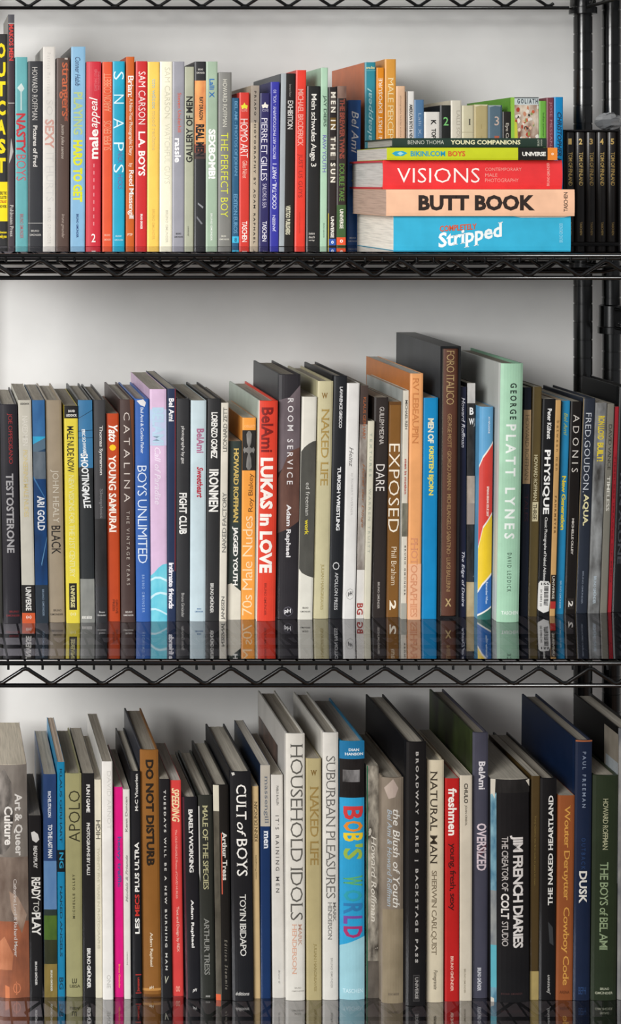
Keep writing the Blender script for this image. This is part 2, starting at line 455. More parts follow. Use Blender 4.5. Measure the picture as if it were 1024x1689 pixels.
bk(1, (93.6,114.6,95.5), (92,113.5,B), '5b473f', 'brown book with orange lower-case lettering that runs to its edge', [
  ('strangers',103,192,.28,.98,'d06a45','d','n s'), ('meeting',150,200,.66,.98,'b8614a','d','n s'), ('justin jules santos',205,262,.35,.6,'cdbfb2','d','i s'), ('bruno gmunder',353,393,.4,.66,'b3a195','d','i')],
  [([(.62,95.5),(.85,95.5),(.85,98.5),(.62,98)],'cfc6bc')])
bk(1, (117.8,140.6,77), (116,139.8,B), '8dbcdc', 'tall pale blue book with yellow capitals HARD TO GET', [
  ('Conner Habib',94,142,.3,.62,'2b3f66','d','i'), ('PLAYING',152,222,.22,.78,'b9cf8f','d','b'), ('HARD TO GET',231,333,.2,.78,'e3e423','d','x'), ('BRUNO GMÜNDER',353,392,.42,.58,'1f3f78','d','b')], d=.19, lc=('2b2c2a','4a5148','1c1d1d'))
bk(1, (142.6,167,101.5), (141.5,165.8,B), 'c92f3d', 'crimson hardback with white italic lettering and a white 2 at its foot', [
  ('male',213,262,.25,.78,W_,'u','b'), ('appeal',160,211,.25,.88,W_,'u','i'), ('SOMETHING OTHER',114,150,.55,.72,'d97b80','u','t'), ('PHOTOGRAPHS',118,148,.78,.9,'d97b80','u','t'), ('- - - - - - - - -',270,372,.5,.56,'e08a8e','d','b'), ('2',385.5,399.5,.38,.66,W_,'h','')], hard=1)
bk(1, (168.8,185.6,102), (169.3,184.8,B), 'd9532f', 'orange-red narrow book with thin pale capitals, between crimson and cyan spines', [
  ('AARON COBBETT',121,184,.18,.84,'e79a78','u','tn'), ('SUPER EROS',199,248,.18,.84,'e79a78','u','tn'), ('BRUNO',386,389.5,.2,.8,'eab9a0','h',''), ('GMÜNDER',393,397,.15,.85,'eab9a0','h','')])
bk(1, (185.9,205.8,101), (185.9,205,B), '1d9cba', 'cyan book with five widely spaced thin white capitals', [
  ('S',118,131.5,.1,.95,'d9eef2','d','t'),('N',156,171,.15,.95,'d9eef2','d','t'),('A',195,212,.1,.9,'d9eef2','d','t'),('P',235,249,.15,.95,'d9eef2','d','t'),('S',271,285,.1,.95,'d9eef2','d','t'),
  ('NICK',250,269,.45,.8,'5f6a9b','d',''), ('HICKS',288,312,.45,.8,'5f6a9b','d',''), ('BRUNO',388,391,.25,.75,'bfe3ea','h',''), ('GMÜNDER',394,397,.15,.9,'bfe3ea','h','')])
bk(1, (207.8,222,93.5), (208,221,B), 'c25b1e', 'burnt-orange narrow book taller than the red one to its right, white serif words', [
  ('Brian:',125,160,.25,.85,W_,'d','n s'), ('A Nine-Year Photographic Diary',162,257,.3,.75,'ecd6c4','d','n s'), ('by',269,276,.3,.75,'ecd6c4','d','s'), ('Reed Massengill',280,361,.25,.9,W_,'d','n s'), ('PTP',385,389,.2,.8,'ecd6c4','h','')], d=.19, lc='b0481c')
bk(1, (224,243,101), (223.2,241.8,B), 'c4292a', 'bright red book with white capitals ending in BOYS', [
  ('SAM CARSON',118,205,.28,.8,W_,'d','t'), ('L.A. BOYS',217,290,.28,.8,W_,'d','b'), ('BRUNO GMUNDER',353,378,.45,.62,W_,'d','b')])
bk(1, (243.9,262.9,102), (242.6,262,B), 'f2c75c', 'golden-yellow book with barely readable grey lettering', [
  ('tim wilcox',130,180,.4,.66,'a9c0bd','d','s'), ('mood realisme',183,248,.4,.66,'d9c07c','d','s'), ('BRUNO GMUNDER',345,395,.42,.62,'d9b258','d','')])
bk(1, (264.2,284,101.5), (263,283.5,B), 'ece7cf', 'cream book with very faint grey capitals, right of the golden one', [
  ('SAM CARSON',111,195,.4,.78,'cfcbb4','d','t'), ('WATCHFUL GUYS',204,303,.4,.78,'d6d2bc','d','t'), ('BRUNO GMUNDER',347,400,.5,.66,'cac6b2','d','')])
bk(1, (284.8,304.2,101.5), (284.2,303.6,B), '95949c', 'lavender-grey book with a small red line above a bold white word', [
  ('Steven Underhill',153,218,.45,.7,'d8604c','d',''), ('rassle',228,268,.22,.68,'f1efee','d','b'), ('BRUNO',384,387,.3,.75,K_,'h',''), ('GMÜNDER',389,392,.15,.9,K_,'h','')])
bk(1, (305,320,110), (304.5,319,B), 'a9ab95', 'grey-green book with hand-drawn black capitals reading upward', [
  ('GALLERY OF MEN',159,268,.18,.82,'23231f','u','b'), ('Janssen',373,390,.3,.5,'55554a','u','i')], d=.18, rc='1b1b1b')
bk(1, (321.3,339.3,101.5), (320.5,339,B), '2a2a2c', 'black-topped book with a band of orange sky and a dark scratched foot', [
  ('RAY DRAGON',160,198,.42,.74,K_,'d','b'), ('REAL MEN',205,258,.15,.82,K_,'d','x'), ('BRUNO',113,116,.3,.75,'d6d2cc','h',''), ('GMÜNDER',118,121.5,.15,.9,'d6d2cc','h','')],
  [(133,238,('e9a863','f1cf9c','c9744a')),(238,252,'8a4a3a'),(252,262,'4a3836'),([(.3,334),(.8,341),(.75,344),(.3,337)],'8d8d90'),([(.2,356),(.75,369),(.6,370),(.2,360)],'77777b')], d=.19)
bk(1, (340,359,101.5), (339.6,358,B), '9fb39c', 'sage-green book with a blue name above bold white capitals', [
  ('Lalli X',130,161,.3,.68,'2f6aa8','d','b'), ('SEXBOMB!',213,295,.25,.8,'f4f3ee','d','x'), ('BRUNO GMÜNDER',352,397,.42,.6,'eef0ea','d','')])
bk(1, (360.3,382.5,119), (360,381.3,B), '7c7b76', 'grey hardback with yellow capitals THE PERFECT BOY', [
  ('HOWARD ROFFMAN',131,209,.34,.62,'e4e1d2','d','t'), ('THE PERFECT BOY',219,358,.22,.7,'dfe03a','d','t'), ('BRUNO',388,391,.25,.6,'e4e1d2','h',''), ('GMÜNDER',393,396,.1,.85,'e4e1d2','h','')], hard=1)
bk(1, (383,394,161.5), (383,393.6,B), '29597a', 'narrow slate-blue booklet with a bright cyan square numbered 8', [
  ('BEL AMI - PHOTOS OF JOHAN',167,290,.25,.75,'6c9cbd','d','n s'), ('EDITION EUROS',320,385,.25,.75,'6c9cbd','d','n s'), ('8',392,399,.35,.7,'123a55','h','')], [(390,400.5,'42b7dd')], d=.12)
bk(1, (394.7,411.4,152.5), (395,410.5,B), 'cf3a30', 'small red book with a yellow star and a thin white title', [
  ('ICONS',179,184,.2,.8,'e8a79c','h',''), ('HOMO ART',196,260,.15,.8,W_,'d','tn'), ('Gilles Néret',265,294,.35,.75,'efc9b8','d','tn'), ('TASCHEN',365,399,.3,.75,W_,'d','n')],
  [([(.5,169),(.62,173),(.85,174),(.68,176.5),(.75,180),(.5,178),(.25,180),(.32,176.5),(.15,174),(.38,173)],'e3dc3a')], d=.14)
bk(1, (414.2,427.4,141), (412,426,B), 'b3a48f', 'tan book with a column of tiny widely spaced black letters', [
  ('PRIAPO PHOTOGRAPHY BY ADAM RAPHAEL',150,402,.4,.62,'2f2a26','d','bw')], [(141,202,'9c9083')], d=.17)
bk(1, (429.5,445,153.5), (427,443,B), '2e2a5c', 'dark indigo book with a white star above thin white capitals', [
  ('ICONS',180,184,.2,.85,'b8b3c9','h',''), ('PIERRE ET GILLES',195,298,.18,.72,'e9e5ee','d','tn'), ('SAILORS & SEA',303,343,.35,.7,'cfc9dc','d','tn'), ('TASCHEN',365,398,.35,.75,'eeeaf2','d','n')],
  [([(.5,168),(.62,172),(.85,173),(.68,175.5),(.75,179),(.5,177),(.25,179),(.32,175.5),(.15,173),(.38,172)],'efe9dc')], d=.14)
bk(1, (446.8,461,135), (445,459.6,B), '34359a', 'violet-blue narrow book with white capitals reading upward', [
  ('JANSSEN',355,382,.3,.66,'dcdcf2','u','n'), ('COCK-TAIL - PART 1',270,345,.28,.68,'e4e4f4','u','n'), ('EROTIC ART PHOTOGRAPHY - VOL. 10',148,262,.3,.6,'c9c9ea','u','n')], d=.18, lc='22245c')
bk(1, (464,487.5,121), (460,484.5,B), '24211f', 'black book with a silver left edge, between violet and red spines', [
  ('EXHIBITION',166,213,.5,.82,'e0dcd6','d','n'), ('bernard fueur',139,160,.58,.7,'8e8a85','d',''), ('VERTIGO PUBLISHERS',339,387,.45,.72,'d6d2b8','d','b')], [(121,406,('9aa1a4','cfd4d6','8c9296'),0,.34)], hard=1, d=.2, lc='53565a')
bk(1, (488.6,505,115.5), (486,503,B), 'dc3b2c', 'scarlet book with pink then dark-red capitals, just left of a black one', [
  ('MICHAEL BRODERICK',147,241,.22,.7,'f0a79a','d','n'), ('JUST US GUYS',254,326,.22,.66,'8e2a22','d','t'), ('BRUNO GMUNDER',350,385,.4,.5,'c0392b','d','')], d=.2, lc='c23a2c')
bk(1, (506,528.3,142), (505,526,B), '1f1f1f', 'black book with a handwritten-looking white title ending in 3', [
  ('Mein schwules Auge 3',155,275,.25,.7,'e6e3da','d','n'), ('konkurs',383,387,.2,.65,'d8d4cc','h','i'),('buch',389,393,.2,.65,'d8d4cc','h','i'),('verlag',395,398,.2,.65,'d8d4cc','h','i')])
bk(1, (529.3,541.4,111.5), (528.5,538.5,B), 'a8c9ae', 'slim mint-green book with dark and purple capitals', [
  ('JAY DIERS',157,209,.28,.78,'3b5246','d','n'), ('RAW YOUTH',223,284,.28,.78,'6a66a8','d','n'), ('BRUNO GMUNDER',368,392,.45,.6,'5c7466','d','')], d=.2, lc='9fc0a6')
bk(1, (542,555.7,143.5), (541,554,B), '26201f', 'black book with white boxed letters and a blue square at the foot', [
  ('MEN IN THE SUN',152,301,.3,.82,'e9e3d4','d','bw'), ('UNIVERSE',357,392,.35,.7,'f0ece4','d','b'), ('o',397,402,.38,.7,'e6eef8','h','b')],
  [(151,183,'57504a',.22,.9),(194,214,'6a5020',.22,.9),(226,264,'57504a',.22,.9),(272,301,'57504a',.22,.9),(352,406.4,'d9c23a',0,.08),(394,404.5,'2f55a8',.12,.95)])
bk(1, (556.4,571.3,142), (555,570,B), '2f2523', 'dark book with a plaid top, green foot and orange-red square', [
  ('THE BREWER TWINS',163,262,.3,.78,'8c4436','d','bn'), ('DOUBLE TAKE',270,332,.3,.78,'5f8a3c','d','n'), ('UNIVERSE',345,377,.35,.7,'e9e5d8','d','b'), ('o',395,400.5,.35,.7,'f6e6dc','h','b')],
  [(142,162,('8a6f62','c7ab98','5a4038')),(338,406,'3c5a31'),(391.5,404,'e0552e')])
bk(1, (573.8,596.3,165), (573.2,592,404.3), '2a5a9d', 'blue book with a white handwritten name, its foot hidden behind the stack', [
  ('Bel Ami',183,253,.3,.78,'eef1f6','d','i'), ('Coupl',272,306,.35,.75,'b9c83a','d','b'), ('BRUNO',391,394,.2,.7,'dfe6f0','h',''), ('GMÜNDER',396,399,.1,.8,'dfe6f0','h','')], d=.17)
b2 = 403.6
bk(1, (602,619.6,102.5), (602,619,b2), '2f8796', 'teal spine of a tall orange book standing behind the stack', [
  ('maleappeal',145,250,.25,.72,'a9d3d6','u','i'), ('ore-fins',109,114,.1,.9,'d9d6a0','h','b')], [(116,117,'6fb0b6')], d=.2, lc='c9672f')
bk(1, (621,633.6,111.5), (620.6,633,b2), 'e08a1c', 'amber book with white capitals, between the teal and tan spines', [
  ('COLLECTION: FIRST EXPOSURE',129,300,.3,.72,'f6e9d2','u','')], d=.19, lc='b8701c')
bk(1, (634.8,653.2,97.5), (634,652,b2), 'd9993f', 'tallest tan-orange book behind the stack, thin cream capitals', [
  ('MALE PERCEPTION',128,270,.3,.74,'f2dfae','d','tn s')], d=.2, lc='c58233')
bk(1, (653.6,668,142), (653.4,668,b2), 'dcb593', 'pale peach book behind the stack with fine grey print', [
  ('photographs hadrian anduze anderson',158,250,.4,.56,'a98a72','d','')])
bk(1, (672,683,150.5), (672,683,b2), 'e6e2dc', 'thin white book with bold black print, behind the stack', [
  ('AMERICAN BOYS & NEW ORDER',172,250,.3,.72,'1c1c1c','d','b')], [(150,403,'3a3634',-0.0,.08)])
bk(1, (683.4,699,164.5), (683.3,699,b2), '53799f', 'steel-blue book with thin pale lettering, behind the stack', [
  ('Lalli X. König',187,262,.35,.68,'b4c6d8','d','t')])
bk(1, (699.6,725,184.5), (699.6,725,b2), 'dfdbd3', 'short white book with black condensed capitals', [
  ('K',198,206,.45,.75,'1a1a1a','d','b'), ('TOP THE GO',212,260,.48,.74,'1a1a1a','d','bn')])
bk(1, (726,743.3,173.5), (726,743.3,b2), '1f2220', 'black book with a light green number 2', [('2',193,207,.3,.78,'7fcf7a','h','')], lc='141414', d=.2)
bk(1, (743.7,761,165.5), (743.7,761,b2), 'd5cfbe', 'cream book taller than the black one marked 2', [('LALLI SOU RESMI',182,260,.55,.8,'aaa392','d','t s')], lc='c9c2ae', d=.2)
bk(1, (762,781.3,174), (762,781.3,b2), 'ccc5a6', 'cream book with a small black number 1', [('1',196,206,.55,.72,'4a463c','h','b s')], [(217.6,218.6,'b3ab8c')])
bk(1, (782,804.3,172.5), (782,804.3,b2), 'b5a677', 'sand-coloured book with scuffed top, no lettering showing', [('- - -',205,250,.5,.54,'a89865','d','t')], [([(0,172.5),(1,172.5),(.95,175),(.5,173.8),(.1,176)],'d8cfae')])
bk(1, (805,828,173.5), (805,828,b2), '566c7a', 'slate-blue book with a pale number 3', [('3',192,207,.45,.78,'c9b3a6','h','s'), ('7',224,250,.45,.8,'b0604a','h','')], [([(0,173.5),(1,173.5),(.95,176),(.5,174.5),(.1,177)],'98a3a6'),(173,403,'3c4f5d',.9,1)])
bk(1, (829,842.6,184), (829,842.6,b2), '26221f', 'short black book left of the photo-printed spine', [('Eye Candy',203,245,.3,.7,'c9c2b4','d','n')])
bk(1, (843,888.3,160.5), (843,888.3,b2), '86b83c', 'thick lime-green book with a crowded colour photo on its spine', [
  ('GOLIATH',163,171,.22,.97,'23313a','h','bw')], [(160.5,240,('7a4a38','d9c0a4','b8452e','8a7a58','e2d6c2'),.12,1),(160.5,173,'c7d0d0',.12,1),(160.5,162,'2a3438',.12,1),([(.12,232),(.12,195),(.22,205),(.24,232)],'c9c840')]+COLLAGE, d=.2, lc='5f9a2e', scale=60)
bk(1, (889.3,901,166.5), (889.3,901,b2), '6fae46', 'narrow leaf-green book beside the photo-printed spine', [('Indian summer boys',186,240,.4,.68,'35592a','d','')])
bk(1, (901.6,913.3,161), (901.6,913.3,b2), '7a3c48', 'maroon book between green and bright blue ones', [('JOSE MESSANA',168,250,.35,.72,'c08a8e','d','t s')])
bk(1, (914.2,928.6,160), (914,928.6,b2), '1387c2', 'rightmost upright book behind the stack, bright blue with dark capitals', [('CHRISTOPHER MAKOS',185,300,.35,.78,'1c3550','d','bi')])

# ---------------- the lying stack
def flat(x0, x1, ya, yb, col, label, texts, bands=(), hard=0, d=.17, pg='b9b4aa', r=.985, rough=.38, lc=None, bulge=None, skew=0):
    root = thing('book', label, 'book', (X(x0, r), Yr(r), Z(ya, .985)), 'books lying flat in the stack')
    b = Book((Z(ya, .985)-Z(yb, .985))-.0001, X(x1, r)-X(x0, r), d, hard, 0, 0, 0, bulge)
    fv = lambda px: (px-x0)/(x1-x0); fu = lambda py: (py-ya)/(yb-ya)
    T = [(t[0], t[1], t[2], fu(t[3]), fu(t[4]))+tuple(t[5:]) for t in texts]
    Bn = [bd if isinstance(bd[0], (list, tuple)) else (bd[0], bd[1], bd[2])+((fu(bd[3]), fu(bd[4])) if len(bd) > 3 else ()) for bd in bands]
    Bn = [([(fu(y), x) for x, y in bd[0]], bd[1]) if isinstance(bd[0], (list, tuple)) else bd for bd in Bn]
    finish(b, root, col, lc, lc, T, Bn, fv, fu, pg, rough, 55, False)
    root.rotation_euler = (0, math.pi/2, 0)
flat(649, 941.5, 356.6, 413.6, '38aed1', 'thick sky-blue book at the bottom of the lying stack', [
  ('Stripped',723,829,375,407,'f0f4f2','u','b s',.6), ('COMPLETELY',725,786,370.5,380.5,'d4562f','u','b',.4), ('BRUNO GMUNDER',922,928,368,400,'8fd2e6','H','')],
  [([(845,356.6),(940,356.6),(930,358.6),(880,358),(860,359)],'e9dccb')], d=.19, pg='f4efe2')
flat(637, 947.8, 312.5, 356.4, 'f0bf9d', 'peach book second from the bottom of the lying stack', [
  ('BUTT BOOK',690,882,321.5,347.5,'2f2420','u','x'), ('TASCHEN',929.5,936,317,349,'3a2c26','H','n')], d=.175, pg='c4a896', r=.988)
flat(632, 928, 264.2, 312.3, 'e1373a', 'red hardback in the middle of the lying stack', [
  ('VISIONS',655,791,277,301.5,'f5f0ea','u','t'), ('CONTEMPORARY',800,860,276.5,282,'f0a79c','u','t'), ('MALE',800,820,286,291.5,'f0a79c','u','t'), ('PHOTOGRAPHY',800,855,294.5,300.5,'f0a79c','u','t'), ('BRUNO GMUNDER',902,906.5,268,307,'f0a79c','H','n')], hard=1, d=.178, pg='d2d0ca', r=.98,lc='c93a44')
flat(638, 919, 243.6, 264, 'c3cc24', 'lime-yellow book second from the top of the lying stack', [
  ('BIKINI.COM',677,734,249,258,'2596b8','u','b'), ('BOYS',739,767,249,258,'d0552c','u','b'), ('UNIVERSE',861,900,250.5,257.5,'f1efe6','u','bn'), ('o',909,913,252,256,'fbeede','u','b')],
  [(854.3,903,'1f1c1a'),(903,919,'e98a35'),([(646,253),(652,249.5),(664,249),(672,252.5),(664,257.5),(652,257.5)],'2e9fc0'),([(655,253),(660,250.5),(666,253),(660,256.5)],'9fd0d6')], d=.155, pg='cbc7be')
flat(647, 902, 227.8, 243.4, '26392f', 'dark green book on top of the lying stack', [
  ('BENNO THOMA',672.5,732,231.5,238,'cfd2c4','u','t'), ('YOUNG COMPANIONS',743,858,231,238.5,'e3dfb4','u','b'), ('BRUNO',886,889.5,230,241,'b9bfae','H',''), ('GMÜNDER',891,894,230,241,'b9bfae','H','')], hard=1, d=.14, pg='a8a69e')

# ---------------- slipcases
def slipcase(label, x0, x1, zb, h, y0, d, t, lean, col, lc=None, skew=0):
    V, F = [], []
    P = lambda x, y, z: (x+lean*z+skew*max(0, y)/d, y, z)
    w = x1-x0
    for a in ((0, t, 0, d, 0, h), (w-t, w, 0, d, 0, h), (t, w-t, 0, d, 0, t), (t, w-t, 0, d, h-t, h), (t, w-t, d-t, d, t, h-t)):
        box_data(*a, V, F)
    V = [P(*v) for v in V]
    ms = [cm(col, .35), cm(lc, .4, 22) if lc else cm(col, .35)]
    idx = [0]*len(F); idx[5] = 1
    return thing('slipcase', label, 'slipcase', (x0, y0, zb), None, mesh('slipcase', V, F, ms, idx))
r = .89; xa, xb = X(929, r), X(1022, r); t = .0022; hh = Z(214, r)-Z0[1]
slipcase('black slipcase holding five gold-lettered volumes at the right end of the top shelf', xa, xb, Z0[1], hh, Yr(r)-.002, .108, t, 0, '141212')
iw = (xb-xa-2*t)/5
for i, (wd, c) in enumerate((('first', 'd2b16a'), ('second', 'e2c27a'), ('third', 'a88c54'), ('fourth', 'cfae66'), ('fifth', 'b99a5a'))):
    x0 = xa+t+i*iw+.0006
    root = thing('book', 'black volume with gold print, %s from the left inside the slipcase' % wd, 'book', (x0, Yr(r)+.0005, Z0[1]+t+.0002), 'volumes in the black slipcase')
    h = hh-2*t-.001; b = Book(iw-.0012, h, .098, 1, bulge=.0028)
    fv = lambda py: (402-py)/(402-217)
    finish(b, root, '231f1d', None, None, [(str(i+1), 228, 238, .3, .65, c, 'h', 'b'), ('TOM OF FINLAND', 251, 307, .35, .7, c, 'd', 'n'), ('TASCHEN', 368, 390, .42, .62, c, 'd', '')], [], fv, None, 'cfc8ba', .3)
# crumpled clear wrap on the slipcase
V, F = [], []; n = 9
rr = random.Random(3); cx, cz = X(1022, r), Z0[1]+hh
for i in range(n+1):
    for j in range(n):
        th = 2*math.pi*j/n; ph = math.pi*i/n
        R = 1+rr.uniform(-.22, .22)
        V.append((.0135*R*math.sin(ph)*math.cos(th), .03*R*math.sin(ph)*math.sin(th), .0125-.0125*min(1, R)*math.cos(ph)))
for i in range(n):
    for j in range(n):
        q = (j+1) % n; F.append((i*n+j, i*n+q, (i+1)*n+q, (i+1)*n+j))
thing('crumpled_wrap', 'crumpled shiny grey wrapping lying on the black slipcase', 'wrapping', (cx, Yr(r)+.04, cz), None, mesh('crumpled_wrap', V, F, mat('8f9193', .18, .3, .5)))

# ================================================================ MIDDLE SHELF
prev[2] = None
bk(2, (-22,-.5,664), (-17,4.5,1028), '3a3a36', 'dark spine cut by the left edge of the middle row', [('STUDIES OF MEN',700,900,.4,.6,'8a8a84','d','')], d=.2)
bk(2, (.5,27.5,667), (5.5,35,1029), '26242a', 'black book with red then large grey capitals, first full spine of the middle row', [
  ('JOE OPPEDISANO',682,765,.42,.68,'a83436','d','tn s'), ('TESTOSTERONE',781,912,.3,.68,'a6a4a6','d','b'), ('BRUNO',1007,1010.5,.35,.9,'8c3034','h',''), ('GMÜNDER',1013,1017,.15,.95,'8c3034','h','')], hard=1)
bk(2, (29.8,51.4,660), (37,58,1028), 'd2cec0', 'off-white book with a black patch and orange square at its foot', [
  ('LEDDICK',664.5,667.5,.15,.85,'3c3a36','h','b'), ('NAKED MEN',686,735,.32,.68,'e9e5da','d','n'), ('PIONEERING MALE NUDES',742,853,.32,.62,'dccb95','d','n'), ('UNIVERSE',968,1007,.32,.7,W_,'d','b'), ('(o)',1015,1021,.3,.72,'f9e7de','h','b')],
  [(965,1011,'242120'),(1011,1028,'dd6236')])
bk(2, (53,73.4,660), (59.5,79.8,1028), '2d4a68', 'blue photographic spine with leaning white capitals', [
  ('ARI GOLD',818,875,.3,.82,'e6e9ee','d','b'), ('BRUNO GMÜNDER',972,1016,.55,.72,'8da0b4','d','')],
  [(660,720,('3f78ad','5d93be','33659a')),(720,733,('2fb4de','3f8fc0')),([(0,733),(1,722),(1,740),(0,748)],'5a7386'),(745,790,('6f7a84','4d5a66')),(790,965,('17457c','2f6aa8','123258')),(965,1028,'2a3540'),([(0,785),(.9,820),(.9,823),(0,790)],'3f76a8'),([(.5,930),(1,885),(1,889),(.55,934)],'5c8ab0')], d=.19)
bk(2, (75,101,660), (80.6,107,1027), 'a3947e', 'taupe hardback with cream capitals followed by black ones', [
  ('JOHN HEALY',775,862,.28,.72,'ded6c6','d','t'), ('BLACK',867,914,.28,.78,'24201c','d',''), ('BRUNO',1005,1008.5,.3,.8,'35302a','h',''), ('GMÜNDER',1011,1015,.1,.9,'35302a','h','')], hard=1)
bk(2, (105.5,128,669), (110,131.5,1028), 'ecd94a', 'bright yellow book with a black cap and black patch near the foot', [
  ('DAVID',676,680,.3,.8,W_,'h','b'), ('LEDDICK',683,687,.15,.95,W_,'h','b'), ('MALE NUDE NOW',703,779,.22,.66,K_,'d','n'), ('NEW VISIONS FOR THE 21ST CENTURY',784,952,.3,.66,'f1eba2','d','n'), ('UNIVERSE',966,1002,.35,.62,'e8e0a0','d','b'), ('(o)',1010,1016,.3,.72,'f6efb0','h','b')],
  [(669,690,'1c1b1c'),(962,1006,'23211c',.22,.8)])
bk(2, (128.4,152,660), (133,156.5,1027), '2b2e30', 'book with a blue sky top, black middle and pale grey foot', [
  ('ERIC SCHWABEL',708,752,.3,.5,'dfe6ea','d','bn',.4), ('SHOOTING',748,808,.22,.66,'eef0f0','d','b',.2), ('MALE',808,838,.3,.74,'eef0f0','d','b',.3), ('BRUNO GMÜNDER',1015,1021,.1,.8,W_,'h','bi')],
  [(660,772,('3d7ba8','4d8ab6','3a749f')),([(0,772),(.3,768),(.6,776),(1,772),(1,785),(0,785)],'2b2e30'),(955,1027,('8f908a','a9aaa4','7a7b78')),([(0,690),(1,676),(1,677),(0,691)],'1b3448'),([(0,711),(1,709),(1,710),(0,712)],'1b3448'),([(0,722),(1,721.5),(1,722.3),(0,723)],'1b3448')], hard=1)
bk(2, (154,174,660), (158.5,176.6,1027), '3f3e40', 'charcoal photographic spine with small white serif words', [
  ('Thomas Synnamon',702,784,.42,.72,'dcdad6','d','n s'), ('Sleepless',806,855,.4,.7,'757476','d','n s'), ('Bruno',1008,1011,.3,.8,'c9c7c4','h',''), ('Gmünder',1013,1016,.15,.9,'c9c7c4','h','')], [(856,968,('2a292a','4c4b4c','1e1d1e')),(968,1027,'26272a')], hard=1, d=.19)
bk(2, (175,195.8,682), (178,198,1025), 'b4431c', 'short rust-orange book with white brush lettering and a yellow dot', [
  ('Yato',701,729,.22,.85,W_,'d','bi s'), ('YOUNG SAMURAI',751,878,.2,.72,'f1e6da','d','b s'), ('GROVE',989,1012,.66,.82,'5c2413','d','n'), ('PRESS',989,1008,.4,.56,'5c2413','d','n')],
  [([(.22,738),(.32,734.5),(.5,733),(.68,734.5),(.78,738),(.68,742),(.5,743.5),(.32,742)],'ecc21c')])
bk(2, (198,220.6,659), (200.5,222.6,1027), ('4b3a36','5d4a44','40302d'), 'umber book with widely spaced thin white capitals down its spine', [
  ('CATALINA',680,828,.28,.66,'cfc4bc','d','tw'), ('THE VINTAGE YEARS',843,965,.42,.62,'bdb2a8','d','tw'), ('BRUNO',1008,1011,.3,.8,'d9d3cc','h',''), ('GMÜNDER',1013,1016,.15,.9,'d9d3cc','h','')], [([(.7,659),(1,659),(1,780),(.85,720)],'6a4028')], hard=1, d=.21)
bk(2, (221.2,246,658), (225.5,248,1026), '345fa8', 'royal-blue book with a torn silvery patch at its head', [
  ('Bel Ami & Corbin Fisher',672,748,.42,.6,'d6e0ee','d','n s'), ('BOYS UNLIMITED',768,929,.2,.76,'dbe5f2','d','tn'), ('BRUNO GMUNDER',948,1010,.42,.58,'9ab4dc','d','w')], [([(.15,661),(.6,658.5),(.8,664),(.7,671),(.4,668)],'dfdcdc')], hard=1, d=.2)
bk(2, (247,274.2,642), (248.2,275.6,1025), 'd6b8d4', 'tall pink book with a turquoise wave at its foot', [
  ('BELAMI',672,735,.2,.8,'b4cfe2','d','b'), ('Call of Paradise',738,832,.3,.62,'e9dcea','d','i')],
  [(675,735,('c3bfdc','b4cbe4')),([(0,950),(.25,944),(.5,936),(.75,931),(1,930),(1,1025),(0,1025)],('7fd0de','58b9d0')),([(0,955),(.3,951),(.6,951),(1,956),(1,960),(.6,954.5),(.3,954.5),(0,959)],'c8e8f0'),([(0,984),(.3,978),(.6,976),(1,978),(1,982),(.6,979.5),(.3,982),(0,989)],'c8e8f0'),([(0,1003),(.3,1003),(.6,1006),(1,1012),(1,1015),(.6,1009),(.3,1006),(0,1007)],'c2e4ee')], hard=0, d=.22)
bk(2, (274.8,291.2,641), (276.2,289,1025), '23304e', 'narrow navy book with bold white words at top and foot', [
  ('Bel Ami',657,695,.2,.72,'f0eff2','d','b'), ('intimate friends',928,1004,.22,.72,'eceaf0','d','bn')], [(641,942,'7a3036',.86,.96)], hard=0, d=.23)
bk(2, (292,312.2,657.5), (290.4,312.6,1025), '2f2f31', 'dark grey book with stencilled white FIGHT CLUB', [
  ('photography by gaz',703,765,.34,.6,'c9c7c4','d','n'), ('FIGHT CLUB',813,881,.24,.76,'eceae6','d','b'), ('Bruno Gmünder',978,1018,.4,.6,'a9a7a4','d','n')], hard=1)
bk(2, (314.6,341,660.5), (314,338.2,1025), 'bfd0d6', 'pale blue book with small red script', [
  ('BelAmi',707,747,.4,.82,'a86a88','d','b'), ('Sweetheart',770,821,.42,.78,'b3273a','d','bi'), ('BRUNO',1003,1005.5,.45,.72,'3a6a9a','h',''), ('GMÜNDER',1007,1010,.3,.85,'3a6a9a','h','')], hard=0, bulge=.0012)
bk(2, (342.8,364.8,657.5), (339,360.8,1025), '2b2b2c', 'black hardback with bold white IRONMEN', [
  ('LORENZO GOMEZ',680,756,.3,.72,'e9e7e2','d','bn'), ('IRONMEN',774,844,.2,.82,'efede8','d','b'), ('BRUNO GMÜNDER',962,1011,.35,.62,'c9c7c2','d','bn')], hard=1)
bk(2, (365.7,376.6,664.5), (361.2,373.8,1025), 'd6d0c2', 'slim cream book with grey capitals reading upward', [
  ('JANSSEN',984,1022,.3,.78,'4c4b48','u','n'), ('NAKED FACTORY',812,911,.3,.8,'6c6b66','u','n'), ('LEONARD ZETT',672,745,.3,.78,'5c5b56','u','n')], hard=0, d=.19)
bk(2, (377.6,399,727.5), (375,396.8,1022), ('39443f','5f6b62','2a322f'), 'short green-black book with gold then white western capitals', [
  ('HOWARD ROFFMAN',739,862,.4,.74,'d0b466','d','bn s'), ('JAGGED YOUTH',868,966,.32,.72,'f3f1ea','d','bn s')],
  [([(0,964),(.3,962),(.6,968),(1,975),(1,1022),(0,1022)],'dcd6c6')], d=.13, hard=0)
